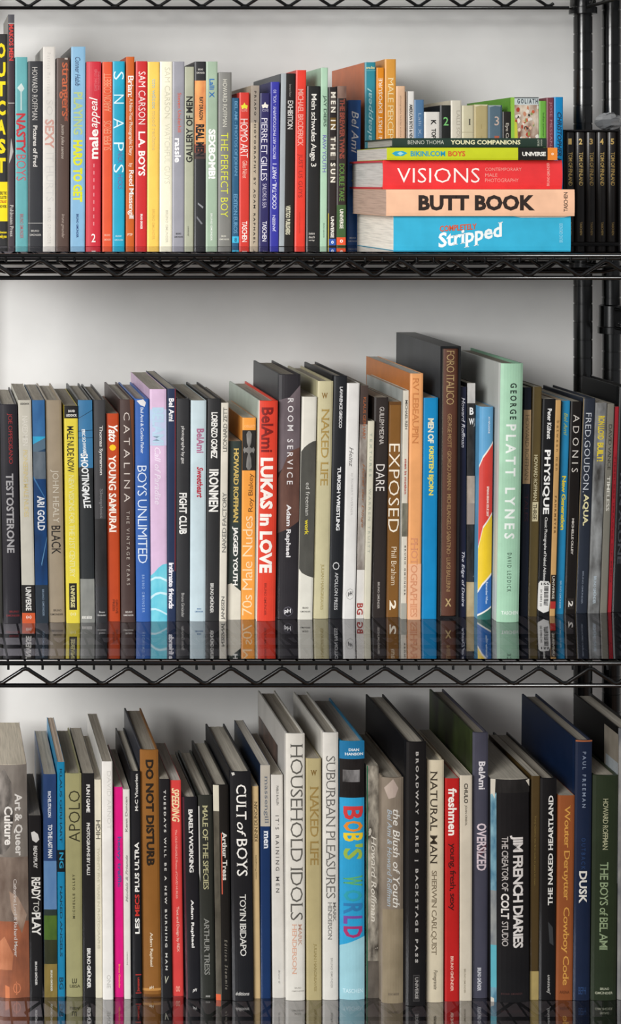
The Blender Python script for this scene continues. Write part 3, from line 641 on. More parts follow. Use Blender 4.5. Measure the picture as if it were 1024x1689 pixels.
bk(2, (400.2,421.6,689), (397.4,420,1022), 'ef9f45', 'orange book with a dark ornamental photo panel near its head', [
  ('COLLECT',701,705,.15,.95,'f7cf9a','h','t'), ('Roy Blakey',781,844,.5,.88,'4a2f18','u','tn'), ('70s Male Nudes',851,1015,.12,.76,'f9d9ae','u','tn')],
  [(709.5,776,('2c2a28','474440','1a1918')),([(.3,716),(.42,711),(.58,711),(.7,716),(.62,722),(.56,724),(.66,730),(.56,737),(.44,737),(.34,730),(.44,724),(.38,722)],('8c8a86','c9c6c0','5a5855')),([(.3,770),(.42,775),(.58,775),(.7,770),(.62,764),(.56,762),(.66,756),(.56,748),(.44,748),(.34,756),(.44,762),(.38,764)],('8c8a86','c9c6c0','5a5855')),([(.06,742),(.16,737),(.26,740),(.5,736),(.74,740),(.84,737),(.94,742),(.84,748),(.74,745),(.5,749),(.26,745),(.16,748)],('8c8a86','b9b6b0','5a5855'))], d=.19)
bk(2, (427.2,458.6,661), (423,454.2,1025), 'd9402c', 'scarlet hardback with huge white words, left of a tall dark book', [
  ('BelAmi',672,746,.18,.72,'7c1a16','d','b'), ('LUKAS in LOVE',755,945,.16,.74,'f4ece4','d','x'), ('BRUNO GMÜNDER',962,1015,.4,.52,'8e2c22','d','n')], [(661,1025,'e9e4d8',-0.0,.04)], hard=1, d=.235, lc='b9c4b8', bulge=.002)
bk(2, (460.4,496.6,617.5), (456.8,490.6,1022), '2a272b', 'tall dark photographic hardback with spaced white capitals', [
  ('ROOM SERVICE',657,799,.42,.66,'e3dfdf','d','w'), ('Adam Raphael',832,919,.36,.6,'e6e3e3','d','b'), ('pH',1004,1013,.36,.66,'f0eeee','h','b')],
  [([(0,660),(.5,655),(1,635),(1,790),(.6,760),(0,780)],('6e6266','857a7d','5a4f54')),([(0,790),(.5,745),(1,738),(1,860),(.5,872),(0,880)],('6b4b40','8a6553','553a33')),([(.28,1008),(.38,1002),(.55,1000),(.7,1003),(.78,1009),(.7,1014),(.52,1017),(.36,1014)],'55525a'),([(.32,1008.5),(.42,1003.5),(.55,1002),(.68,1004.5),(.74,1009),(.66,1013),(.52,1015.5),(.4,1013)],'1f1d22')], hard=1, d=.19, lc='3c3d40')
bk(2, (497.4,522.4,654.5), (490,515.2,1022), 'd9d6ca', 'cream book with a large charcoal oval on its spine', [
  ('ed freeman',796,850,.38,.62,'dcdad2','d','t'), ('work',857,882,.36,.6,'d9c732','d','b'), ('BRUNO',1001,1004,.3,.7,'4a4844','h',''), ('GMÜNDER',1007,1010,.15,.85,'4a4844','h','')],
  [([(0,745),(.2,738),(.5,732),(.8,728),(1,727),(1,953),(.6,950),(.2,945),(0,938)],('45443f','53524c'))], hard=0, d=.2)
bk(2, (523.2,551,628.5), (517.4,540.6,1021), 'c3bb96', 'tall khaki book with gold serif capitals in the middle row', [
  ('W',648,657,.25,.65,'8a6a34','h','b s'), ('NAKED LIFE',674,801,.32,.74,'a98d4e','d','n s'), ('JULIAN HARGREAVES',930,1006,.42,.62,'a39461','d','n s')], hard=1, d=.2, lc='b9b28e')
bk(2, (552,572,620), (541,564,1021), '1c1e22', 'tall black hardback with white wrestling title and a ring emblem', [
  ('LAWRENCE GRECCO',638,706,.45,.66,'dcdcdc','d','bn'), ('TURKISH WRESTLING',770,875,.42,.66,'e9e9e9','d','bn'), ('O',927,940,.25,.7,'d0d0d0','d','t'), ('APOLLON PRESS',944,1006,.42,.64,'c6c6c6','d','s')], hard=1, d=.19, lc='15161a')
bk(2, (573,592.8,632), (565,585.8,1021), 'dcdad6', 'plain white book with a circled monogram near its foot', [
  ('Heinz',737,770,.3,.56,'6c6a68','d','i s'), ('by ROBERT WERNER',780,850,.42,.6,'b9b7b4','d','t'), ('pH',975,984,.38,.72,'3c3a3a','h','b')], [([(.2,980),(.32,973),(.55,970.5),(.78,973),(.9,980),(.78,987),(.55,989.5),(.32,987)],'b4b2ae'),([(.23,980),(.35,974),(.55,971.7),(.75,974),(.87,980),(.75,986),(.55,988.3),(.35,986)],'dcdad6')], hard=0, d=.19)
bk(2, (595,607.6,636), (586.8,599.5,1020), ('5a4a42','8a8076','332b28','b9b4ac'), 'narrow smoky brown-grey book fading to white at its foot', [
  ('KLAUS GERHART',655,725,.4,.7,'a05a34','d','n'), ('Hotel der Dinge',765,870,.38,.72,'93603c','d','i'), ('BG',995,1014,.15,.85,'9c3a34','d','b')], [(636,700,'453833'),(940,1020,'d6d2cc')], hard=0, d=.18)
bk(2, (607.2,617.6,694.5), (600,611,1021), 'cfcab6', 'short slim ivory book with faint spaced grey-green capitals', [
  ('TEXTURES',714,786,.3,.62,'9aa596','d','w'), ('WARREN TRUITT',806,912,.3,.62,'a6a99a','d','w')], hard=0, d=.16)
bk(2, (618.4,640,655.5), (612,636,1019), '2e2724', 'dark brown book with narrow white DARE', [
  ('GUILLEM MEDINA',671,733,.4,.68,'d6cfc9','d','tn'), ('DARE',766,810,.22,.75,'ece6e0','d','t'), ('BRUNO GMÜNDER',960,1004,.42,.58,'b9b1aa','d','n')], hard=0, d=.17)
bk(2, (641,662,662.5), (637,656.8,1018), '7c5424', 'golden-brown book with tall thin EXPOSED', [
  ('EXPOSED',732,878,.1,.9,'f0e6d4','d','t'), ('Phil Braham',902,965,.38,.74,'e6d7bd','d','t'), ('2',990,1006,.3,.75,'efe4d0','d','b')], [(662,1018,'6a4519',.0,.08),([(0,662),(1,662),(1,668),(0,668)],'5f3d18')], hard=0, d=.17)
bk(2, (664.2,674,644), (658.5,671.2,1021), 'd3cec0', 'slim cream book with a photographed cover facing left', [
  ('MICHAEL REH',660,708,.35,.72,'3c3934','d','n'), ('men in motion',757,815,.35,.68,'b0453a','d','b'), ('BRUNO GMÜNDER',900,982,.5,.75,'4a463f','d','bw')], [(830,885,('8a8878','c3bda9','4a483e')),(995,1021,'a4a49a')], hard=0, d=.2, lc=('9aa09c','6a6e6c','c4c8c4'))
bk(2, (677.2,697.8,616), (672.2,693.6,1022), 'e8a46a', 'tall light-orange book with faded serif capitals', [
  ('RV LEBEAUPIN',623,732,.22,.62,'c9804a','d','n s'), ('PHOTOGRAPHIES',887,1018,.22,.68,'d4906a','d','n s')], [(930,1022,'e9b48f')], hard=0, d=.24, lc='c77a3c', pg='e6e2d8')
bk(2, (699,721.4,656), (694,720.8,1021), '0f86bf', 'azure book with cream and yellow capitals', [
  ('MEN OF',690,731,.35,.7,'e9e6cc','d','bn'), ('KRISTEN BJORN',736,817,.35,.7,'e3d85a','d','bn')], hard=0, d=.16)
rr_ = (1020-300)/787.5
x0 = max(X(722.0, rr_), prev[2][0]+.0003); x1 = X(755, rr_); hh = Z(571, rr_)-Z0[2]; ln = (4/(S*rr_))/hh
if prev[2][1] > ln: ln = prev[2][1]
slipcase('tall black slipcase with grey photo side around a brown book', x0, x1+.0006, Z0[2], hh, Yr(rr_)-.001, .225, .0028, ln, '17181a', ('44474a','6a6e70','383b3e'))
iwb = x1+.0006-x0-.0056-.0006; bx = x0+.0028+.0003
root = thing('book', 'brown gold-lettered book inside the tall black slipcase', 'book', (bx+ln*.003, Yr(rr_), Z0[2]+.003), GR[2])
b = Book(iwb, hh-.0062, .19, 1, ln, bulge=.002)
finish(b, root, '5b382a', None, None, [('FORO ITALICO',578,668,.3,.72,'b39a6c','d','tn s'), ('GEORGE MOTT · GIORGIO ARMANI · MICHELANGELO SABATINO · LUIGI BALLERINI',683,978,.38,.6,'9a7c56','d','n'), ('X',990,1003,.3,.7,'b39a6c','h','b')],
  [(571,1020,'c9c2b0',0,.06)], lambda py: (1019-py)/(1019-575), None, 'c9c2b4', .45)
prev[2] = (x1+.0006, ln, hh)
bk(2, (757,769.4,638), (755.6,768.6,1018), '1a1d33', 'narrow navy book with white italic lettering, right of the black slipcase', [
  ('Howard Roffman',655,738,.35,.75,'e0e0ea','d','i s'), ('The Edge of Desire',910,1000,.35,.75,'dcdce6','d','i s')], hard=0, d=.19)
bk(2, (770,784.4,632), (768.8,781,1017), ('1f1e1e','8d8a86','c9c6c0','3a3836'), 'black-and-white photo spine left of the multicoloured one', [
  ('B',672,684,.3,.8,'efedea','h','b'), ('W',690,700,.2,.9,'efedea','h','b s')], [(632,665,('d9d7d4','a9a7a4')),(785,830,('b8a898','8a7c70')),(830,865,'9a8c82'),(960,1017,('a08a64','c9b48c'))], hard=0, d=.19, scale=110)
bk(2, (785.5,814.4,671), (781,810.6,1022), '5f9fc9', 'multicoloured book with slanting blue, red and yellow fields', [
  ('XY MAGAZINE',687,715,.6,.72,'e6eef4','d','n'), ('SPRING BREAK ISSUE 2007',802,852,.55,.7,'f3ddd4','d','bn'), ('Remember When',960,996,.55,.7,'cfe0f0','d','n')],
  [([(0,768),(.25,752),(1,728),(1,1022),(0,1022)],'e8e4dc'),([(0,772),(.25,756),(1,732),(1,1022),(0,1022)],'cf4038'),([(0,902),(.3,868),(1,845),(1,1022),(0,1022)],'e8e4dc'),([(0,906),(.3,872),(1,849),(1,1022),(0,1022)],'e6c42c'),([(0,975),(.3,962),(1,945),(1,1022),(0,1022)],'e8e4dc'),([(0,979),(.3,966),(1,949),(1,1022),(0,1022)],'2a66ac'),([(0,1014),(1,1000),(1,1022),(0,1022)],'e8e4dc'),([(0,1017),(1,1003),(1,1022),(0,1022)],'2f6a62')], hard=0, d=.14, bulge=.003)
bk(2, (827.6,863.8,599.5), (819.6,857,1027), 'a3cdb0', 'tall wide mint-green hardback with white capitals', [
  ('GEORGE',632,692,.42,.68,'2c3c34','d','bw'), ('PLATT LYNES',700,889,.28,.68,'e9f0ea','d','bw'), ('DAVID LEDDICK',912,976,.42,.58,'2c4036','d','w'), ('TASCHEN',1008,1014,.18,.95,'e0ece2','h','b')], hard=1, d=.225, lc=('b9bdb8','a2a6a2','cdd0cb'), bulge=.0035, rc='86b096')
bk(2, (864.4,876.6,639), (858.4,870.6,1017), '181f30', 'navy book with a tan upper label, right of the tall mint one', [
  ('HOWARD ROFFMAN',684,792,.3,.72,'7c6a50','d','tn s'), ('TALES',815,860,.3,.72,'4a2c34','d','tn')], [(676,798,'c9aa82')], hard=0, d=.17)
bk(2, (877.4,895,638), (871,884.4,1017), '5a4c2b', 'olive book with a cream patch around one word', [
  ('HOWARD ROFFMAN',750,826,.3,.66,'d9cfa9','d','n s'), ('THREE',831,857,.3,.66,'3c3320','d','n s')], [(828,860,'d6cba6',.2,.85)], hard=0, d=.17)
b, rt = bk(2, (895.6,916.4,658), (885,906.4,1016), '141416', 'black book carrying a white barcode sticker near its foot', [
  ('Peter Kühnst',674,724,.4,.68,'efeeec','d','b'), ('PHYSIQUE',742,848,.2,.68,'f6f5f2','d','b'), ('Classic Photographs of Naked Athletes',853,958,.36,.6,'dcdad6','d','n')], hard=0, d=.17)
V, F = [], []
fv = lambda py: (1016-py)/(1016-658)
st = [(.0,1003),(.05,962),(.2,958),(.85,959),(1.02,964),(1.05,990),(.92,1008),(.5,1011),(.1,1006)]
st = [(min(1, u), y) for u, y in st]
link('barcode_sticker', b.band([(u, fv(y)) for u, y in st], mat('e4e2de', .4), .0004), rt).data.name = 'barcode_sticker'
random.seed(5)
for k in range(14):
    y = 967+k*2.3
    o = link('printed_bar', b.band([(.5, fv(y+.9+random.random())), (.85, fv(y+.9+random.random())), (.85, fv(y)), (.5, fv(y))], mat('2a2a2a', .5), .00055), rt)
link('lettering', b.text('155', fv(965), fv(961), .25, .9, mat('222222'), 'h', 'b'), rt).location.y = -.0004
link('lettering', b.text('04 54893 00', fv(1000), fv(972), .2, .36, mat('444444'), 'd', ''), rt).location.y = -.0004
bk(2, (916.8,925.6,660), (906.8,915.4,1016), 'c39a62', 'slim tan book with a dark lower part and red square', [
  ('between men',694,776,.3,.72,'7a5c34','d','w'), ('FAHRMEYER',818,880,.3,.6,'6a4c28','d','bw'), ('UNIVERSE',950,988,.3,.68,'d9d2c2','d','')], [(948,992,'2a2018'),(992,1004,'a8322c')], hard=0, d=.15)
bk(2, (927.2,940.6,661), (916.6,929.4,1013), '2280ae', 'blue book with bold yellow lettering, among the rightmost spines', [
  ('Bel Ami',681,718,.3,.7,'9fae5c','d','i'), ('New Generation',785,874,.28,.72,'e0cd3a','d','bn'), ('BRUNO GMÜNDER',958,1004,.4,.62,'9cc4dc','d','n')], hard=0, d=.16)
bk(2, (941.4,960,662), (931.4,948,1013), '16110f', 'black book with large thin spaced capitals ADONIS', [
  ('ADONIS',684,779,.28,.78,'d6d0c8','d','tw'), ('MICHELLE OLLEY',855,915,.42,.6,'c4beb6','d','bn'), ('2',991,1001,.35,.72,'d6d0c8','d','b')], [(987,1005,'2c2622',.2,.85)], hard=0, d=.16)
bk(2, (962.6,982.6,657), (949,968.4,1012), '262c38', 'slate-navy book with long thin capitals ending in AQUA', [
  ('FRED.GOUDON.',681,812,.25,.66,'c9cdd4','d','t'), ('AQUA.',815,867,.28,.72,'e0d7a6','d','b'), ('BRUNO GMÜNDER',942,996,.45,.58,'7c8492','d','n')], [(657,1012,'a08a60',0,.04)], hard=1, d=.16)
bk(2, (983.2,1000.4,664.5), (969,989,1012), ('3c3a38','77797a','232222','9a9c9c'), 'grey photographic book with short yellow capitals near its head', [
  ('RON LLOYD',686,725,.3,.8,'d9c234','d','bn'), ('BUILT!',730,761,.3,.8,'d9c234','d','bn'), ('BRUNO GMÜNDER',950,996,.4,.66,'a9b4bc','d','bn')], hard=0, d=.15)
bk(2, (1001,1013.8,666), (989.6,1001,1011), '77746a', 'grey-olive book with dark serif capitals near the right edge', [
  ('DAVID VANCE',700,775,.35,.72,'3c3a34','d','n s'), ('TIMELESS',785,843,.35,.72,'d6d3c8','d','n s')], hard=0, d=.14, lc='c9c7ba')
bk(2, (1014.6,1020.8,671), (1001.4,1009,1010), '98202a', 'thin dark-red book second from the right of the middle row', [('TIMELESS IMAGES OF MEN',750,960,.3,.6,'6e151c','d','')], hard=0, d=.13)
bk(2, (1021.4,1041,638), (1009.6,1027.5,1010), '101113', 'large black hardback at the far right of the middle row', [
  ('MEN ALONE',780,930,.3,.6,'3c3e44','d','b')], hard=1, d=.14, lc='0d0e10')

# ================================================================ BOTTOM SHELF
bk(3, (-14,44.5,1262), (-8,49,1646), ('4a403c','8c8078','5c3a2c','b39a86'), 'very thick book with a collage of brownish photos and white words', [
  ('Art & Queer',1309,1412,.62,.84,'eeeae4','d','b'), ('Culture',1330,1394,.35,.56,'eeeae4','d','b'), ('Catherine Lord & Richard Meyer',1450,1578,.55,.66,'d9cfc8','d','n'), ('O',1621,1639,.52,.75,'e08a62','h','t'), ('I',1619,1641,.61,.64,'e08a62','h','')],
  [(1262,1420,('8f8880','a39b92','7a736c')),([(0,1290),(.35,1268),(.55,1290),(.62,1340),(.5,1395),(.3,1410),(0,1410)],('2f2c2a','4d4845','9a938c')),(1414,1520,('6a5a50','b8a898','3c302a','8f8074')),(1520,1646,('8c5640','6a3c2c','b06a4a')),([(.3,1625),(.42,1628),(.42,1646),(.3,1646)],'e0885c'),([(.45,1470),(.7,1480),(.95,1510),(.8,1540),(.5,1500)],('c9b3a0','8a6a58')),([(.05,1560),(.3,1545),(.55,1575),(.5,1600),(.1,1600)],('b4704e','d08a66'))], hard=0, d=.19, pg='d6cbb8', bulge=.004, scale=70)
bk(3, (47,67,1345), (49.4,71,1645), '18181a', 'short black book with bold white READY TO PLAY', [
  ('READY',1447,1485,.25,.85,'f0eee8','d','bn'),('TO',1486,1504,.35,.75,'c9c7c0','d','n'),('PLAY',1505,1543,.25,.85,'f0eee8','d','bn'), ('READYPLAY',1395,1432,.4,.66,'dcdad6','d','bn'), ('BRUNO GMÜNDER',1586,1625,.42,.6,'e0deda','d','bn')],
  [([(.2,1373),(.45,1371),(.75,1376),(.85,1385),(.6,1390),(.3,1386)],'dcdad6')], hard=0, d=.17, pg='8f8a82')
bk(3, (71.2,92.6,1277), (73.4,94.2,1645), '3a5a86', 'photographic book of sky above green field with white capitals', [
  ('RACHEL STALLION',1305,1348,.36,.58,'d9e0ea','d','bn'), ('TO THE LAST MAN',1360,1415,.36,.66,'e9edf2','d','bn'), ('BRUNO GMÜNDER',1600,1635,.5,.66,'e0dccc','d','bn')],
  [(1277,1420,('2f4a7c','5374a4','24406e')),(1420,1500,('5b84b4','9fb4c6','6a92bc')),(1500,1510,'2c3a34'),(1510,1550,('5a7a2c','6f8a3a','46642a')),(1550,1590,('2a2e1c','3a3e24')),(1590,1645,('7a6a34','9a8444'))], hard=0, d=.19)
bk(3, (94.2,106.6,1257), (95.2,107.2,1644), '1587b4', 'narrow cyan book with a black square emblem mid-height', [
  ('KLAUS GERHART',1268,1390,.35,.62,'123c50','d','nw'), ('NAKED ANGELS',1462,1578,.35,.62,'123c50','d','nw'), ('BG',1612,1632,.25,.75,'0e4a64','d','b'), ('NG',1406,1432,.3,.8,'2a9cc4','d','b')], [(1402,1438,'101a20')], hard=0, d=.2, pg='cdb9a6')
bk(3, (107.4,134.2,1276), (109.8,136.4,1645), 'a6a274', 'khaki-olive hardback with long thin dark capitals', [
  ('APOLO',1304,1389,.25,.85,'35331f','u','t'), ('MICHELLE OLLEY',1442,1515,.42,.55,'4a482e','u','bw'), ('LU',1614,1622,.35,.65,'35331f','h','b'), ('LIBSA',1624,1629,.2,.85,'35331f','h','n')], hard=1, d=.2, pg='b0a898')
bk(3, (135.4,155.2,1275.5), (137.4,157.4,1645), '19191b', 'black book with white capitals on one line, right of the khaki one', [
  ('FUN ? GAME',1294,1340,.36,.62,'e6e4e0','d','bn'), ('PHOTOGRAPHS BY LALLI',1357,1443,.36,.6,'d9d7d3','d','bn'), ('BRUNO GMÜNDER',1564,1630,.34,.66,'e6e4e0','d','bn')], hard=0, d=.2)
bk(3, (156,166.6,1286), (158,169,1646), 'd9d3be', 'slim cream book with faint vertical capitals, left of a tall white one', [
  ('HIGH',1353,1384,.2,.8,'4a463a','u','n'), ('TWENTY FIVE YEARS IN PHOTOGRAPHS',1398,1565,.35,.66,'bab49c','d','n')], hard=0, d=.19)
bk(3, (168.2,185.2,1256), (169.8,187,1649), 'e6e3dd', 'tall white paperback with pale grey capitals', [
  ('DAVID ARNOT',1272,1368,.5,.82,'cdcac4','d','t'), ('ONE',1608,1630,.4,.72,'bdbab4','d','')], hard=0, d=.215)
bk(3, (188,202,1298), (189.4,204,1645), 'd4127a', 'vivid magenta book with small blue-grey title', [
  ('heavy traffic',1380,1463,.3,.78,'5a4a8c','d','b'), ('Bruno Gmünder',1590,1630,.45,.62,'ee9a5a','d','b')], hard=0, d=.18)
bk(3, (202.8,213.6,1302), (204.8,216.2,1648), 'dddad2', 'slim white book between magenta and black spines', [
  ('Kenn Duncan',1314,1372,.3,.62,'8a8884','u','b'), ('Models & Friends',1410,1488,.3,.62,'a09e9a','u','bi'), ('Janssen',1570,1592,.35,.55,'7a7874','u','')], hard=0, d=.17)
bk(3, (215.6,231,1272.5), (218,234.4,1647), '17181c', 'narrow black book with a mostly white title containing one red word', [
  ('M-C Victorien',1276,1338,.45,.72,'cfcdc8','u','b s'), ('LES',1514,1540,.38,.78,'f0eee8','u','b'), ('MECS',1475,1511,.38,.78,'c8362e','u','b'), ('PLUS ULTRA',1389,1471,.38,.78,'f0eee8','u','b'), ('Janssen',1612,1636,.5,.8,'c03a30','u','n')], [(1607,1608.5,'b8342c',.35,.95),(1637,1638.5,'b8342c',.35,.95)], hard=1, d=.19)
bk(3, (230.2,261.6,1237), (235.8,265,1644), '8c5c28', 'thick golden-brown hardback with black capitals DO NOT DISTURB', [
  ('DO NOT DISTURB',1253,1428,.32,.7,'241a10','d','x'), ('Adam Raphael',1538,1594,.4,.58,'e6d6bc','d','n'), ('pH',1626,1632,.38,.6,'e6d6bc','h','b')], [(1630,1634,'c08a48'),(1640,1644,'6a4218')], hard=1, d=.19, bulge=.0015, lc='2b2e38')
bk(3, (262.6,279.4,1285), (266,284,1646), '18171a', 'black book with a column of tiny spaced white letters', [
  ('TUESDAYS WILL BE A NEW BURNING MAN',1303,1600,.42,.6,'d0cec8','d','bw'), ('V',1610,1622,.35,.72,'bdbba8','h','i')], hard=0, d=.18)
bk(3, (280,298.6,1287), (285,302.4,1643), 'd5423f', 'coral-red book with bold cream capitals SPEEDING', [
  ('SPEEDING',1300,1356,.18,.78,'f0d8a8','d','bi'), ('The OLD RELIABLE Photos of DAVID HURLES',1368,1482,.42,.58,'f0a89c','d','n'), ('Text and Design by REX',1495,1570,.4,.66,'efc0b0','d','n'), ('oo',1626,1636,.3,.7,'ef9a8a','h','b')], hard=0, d=.16, pg='c9c2b8')
bk(3, (300.8,325,1315), (307.4,331,1648), '19191e', 'black hardback with bold white capitals BARELY WORKING', [
  ('BARELY WORKING',1335,1439,.4,.66,'e6e4e0','d','bn'), ('Adam Raphael',1484,1563,.4,.62,'e9e7e3','d','b'), ('pH',1630,1637,.45,.75,'e6e4e0','h','bi')], [(1315,1648,'4a1c28',.0,.12)], hard=1, d=.19)
bk(3, (327,350.2,1312), (331,355.2,1648), '2a2c27', 'dark grey-green hardback with pale serif species title', [
  ('MALE OF THE SPECIES',1328,1467,.3,.62,'b4b088','d','n s'), ('ARTHUR TRESS',1514,1608,.3,.62,'8c8c86','d','n s'), ('FFF',1642,1645,.35,.65,'d0cec8','h','')], [([(0,1330),(.08,1330),(.08,1455),(0,1440)],'b9b7b2')], hard=1, d=.19)
bk(3, (351.2,377,1295), (356.8,382,1650), '191715', 'black book with a grey photo strip down its left side and orange foot corner', [
  ('Arthur Tress',1372,1452,.55,.82,'e0ddd4','d','b s'), ('Edition Stemmle',1550,1632,.6,.76,'8c867a','d','iw')],
  [(1295,1650,('5d584c','8a8474','3c382f'),0,.36),(1295,1338,'cfc9b6',0,.36),(1640,1650,'d8623a',0,.3),(1374,1475,'d0604a',.46,.52)], hard=1, d=.19)
bk(3, (379.6,414.4,1273), (384,418.2,1652), '18191d', 'thick black hardback with large white serif title ending in BOYS', [
  ('CULT',1294,1352,.3,.72,'efece6','d','s'), ('of',1356,1380,.32,.68,'efece6','d','i'), ('BOYS',1384,1445,.3,.74,'efece6','d','s'), ('TOYIN IBIDAPO',1475,1577,.4,.66,'dcdad4','d','n s'), ('éditions',1636,1642,.15,.8,'d9d7d2','h','i')], [([(.05,1275),(.18,1274),(.22,1278),(.1,1280)],'c9c7c2')], hard=1, d=.21)
bk(3, (415.4,426,1297), (418.6,430,1647), 'c9ae80', 'slim tan book left of the navy one with a grey top', [
  ('KENN DUNCAN',1322,1388,.35,.75,'4a3c24','u','n s'), ('more Photographs',1410,1450,.4,.62,'7a6844','u','n')], hard=0, d=.17)
bk(3, (429.6,444.8,1262), (430.4,447,1647), '12305c', 'narrow navy book whose top third is stone grey', [
  ('massengill',1280,1358,.35,.8,'6a7078','d','s'), ('men',1370,1400,.35,.75,'dfe3ea','d','b s')], [(1262,1363,'b8b1a4')], hard=0, d=.2, lc='172438', pg='c9c3b8')
bk(3, (447.4,465.6,1278), (449.2,470,1646), 'd6d2ca', 'off-white book with small spaced grey capitals, left of the widest white one', [
  ('PABLO & ALLEN',1296,1328,.45,.62,'5a5854','d','n'), ("IT'S RAINING MEN",1345,1472,.36,.62,'4c4a48','d','w'), ('Bruno G',1600,1622,.5,.62,'8a8884','d','i')], hard=0, d=.18)
b, rt = bk(3, (472,502.2,1210), (471,503.6,1651), 'dedad0', 'tall wide white hardback with long thin grey HOUSEHOLD title', [
  ('HOUSEHOLD IDOLS',1227,1518,.28,.84,'5c5a54','d','tn s'), ('MARK',1524,1560,.66,.82,'c9a08c','d','n s'), ('HENDERSON',1524,1607,.34,.54,'d9a890','d','n s'), ('BRUNO',1628,1631,.45,.8,'a8a49c','h',''), ('GMÜNDER',1633,1636,.3,.95,'a8a49c','h','')], hard=1, d=.2, lc=('cfccc6','bdbab4'), bulge=.0015)
cover_patch(b, rt, .055, .19, b.h-.15, b.h-.032, ('4a4440','8c8680','2c2826','6e5a50'))
bk(3, (504.8,529,1251), (505.8,530.6,1650), 'b5a87c', 'khaki book with gold capitals, between two white ones in the bottom row', [
  ('W',1270,1279,.3,.72,'7c5f2c','h','b s'), ('NAKED LIFE',1297,1427,.3,.78,'9a8048','d','n s'), ('JULIAN HARGREAVES',1556,1635,.45,.64,'9a8a58','d','n s')], hard=0, d=.19)
bk(3, (532,558.4,1208.5), (532.6,558.2,1650), 'dbd8d0', 'tall white hardback with thin grey SUBURBAN title', [
  ('SUBURBAN PLEASURES',1247,1482,.25,.75,'6a6864','d','tn s'), ('MARK',1488,1520,.66,.82,'7a7874','d','n s'), ('HENDERSON',1488,1550,.34,.56,'7a7874','d','n s'), ('BRUNO GMUNDER',1580,1630,.5,.62,'a8a6a0','d','')], hard=1, d=.19, bulge=.0015)
bk(3, (560.2,602,1223), (561,601.6,1649), '2c9fd0', 'thick light-blue book with rainbow capitals and a black photo band', [
  ('DIAN',1234.5,1239,.35,.78,'eaf2f6','h','b s'), ('HANSON',1241.5,1246,.2,.95,'eaf2f6','h','b s'), ('B',1330,1352,.2,.88,'cf3a3c','d','b'),('O',1354,1372,.2,.88,'e08a2c','d','b'),('B',1374,1388,.2,.88,'e6c82c','d','b'),("'S",1392,1418,.2,.88,'9ab84a','d','b'),
  ('W',1444,1462,.2,.85,'5fae6c','d','b s'),('O',1468,1487,.2,.85,'2f9fae','d','b'),('R',1490,1508,.2,.85,'2f7ab0','d','b'),('L',1511,1524,.2,.85,'7a4a9c','d','b'),('D',1528,1547,.2,.85,'a8326c','d','b'), ('TASCHEN',1631,1638,.12,.92,'d4eef6','h','')],
  [(1223,1253,'1c74a4'),(1252,1316,('1f1c1c','3a3634','141212')),(1270,1290,('8c8a8a','c0bebe','3a3838'),.12,.8),([(0,1560),(.3,1556),(1,1545),(1,1649),(0,1649)],'9ccbd6')], hard=1, d=.2, bulge=.003, rc='2c7ca4', pg='b9b2a6')
bk(3, (604.6,625,1263), (604.4,624,1646), ('b5ad9e','6a6258','d9d2c4','3a342e'), 'crumpled black-and-white photo spine with a dark green left edge', [
  ('Howard Roffman',1378,1520,.4,.78,'dcd6c9','d','i s')], [(1263,1646,'1f5c40',0,.1),(1585,1646,('4a443e','6a6259'),.1,1)], hard=0, d=.19, scale=90)
bk(3, (626.4,665.6,1283), (624.4,666,1655), ('8d8172','a39787','776b5e'), 'wide taupe photographic book with white italic title', [
  ('the Blush of Youth',1335,1497,.52,.8,'e6e2d9','d','i s'), ('Bel Ami & Howard Roffman',1335,1495,.26,.44,'a9b4bc','d','i'), ('BRUNO GMÜNDER',1637,1642,.3,.8,'6a5f52','h','')],
  [([(.1,1300),(.5,1285),(.75,1300),(.6,1315),(.3,1318)],('a6948c','b8a89c')),(1655,1500,('83765f','94866e'),.05,1)], hard=1, d=.2, bulge=.003)
bk(3, (672.6,702,1224), (668,704,1660), '121112', 'tall black hardback with spaced silver letters, right of the taupe one', [
  ('BROADWAY BARES | BACKSTAGE PASS',1240,1588,.42,.58,'b9b5b0','d','bw s'), ('UNIVERSE',1612,1648,.45,.6,'9a9692','d','b')], [(1608,1652,'3c3a3a',.35,.68),(1610,1650,'1a1819',.38,.65)], hard=1, d=.22, lc='17171a')
bk(3, (704.4,733,1254), (704.6,731,1654), 'd4c8ae', 'cream book with dark serif capitals NATURAL MAN', [
  ('NATURAL MAN',1272,1425,.2,.56,'3c3428','d','s'), ('SHERWIN CARLQUIST',1436,1575,.24,.54,'7c6f5a','d','n s'), ('Pomegranate',1600,1632,.35,.6,'4a4234','d','i')], hard=1, d=.19)
bk(3, (734,757.4,1284), (734,757,1652), 'b91d1c', 'red book with a bold white lower-case title in the bottom row', [
  ('freshmen',1300,1378,.25,.78,'f4ece4','d','b'), ('young, fresh, sexy',1391,1502,.25,.72,'3c1210','d','n'), ('BRUNO GMÜNDER',1577,1635,.4,.62,'e9b4a4','d','bn')], hard=0, d=.18)
bk(3, (758.4,779,1279), (758.2,778,1651), 'cfc5b2', 'beige book with small dark CHULO, left of a tall grey one', [
  ('CHULO',1292,1325,.35,.62,'2f2a22','d','b'), ('JOAN CRISOL',1328,1362,.38,.56,'5a5244','d','n'), ('BRUNO GMÜNDER',1598,1638,.35,.5,'9a907c','d','n')], hard=0, d=.2)
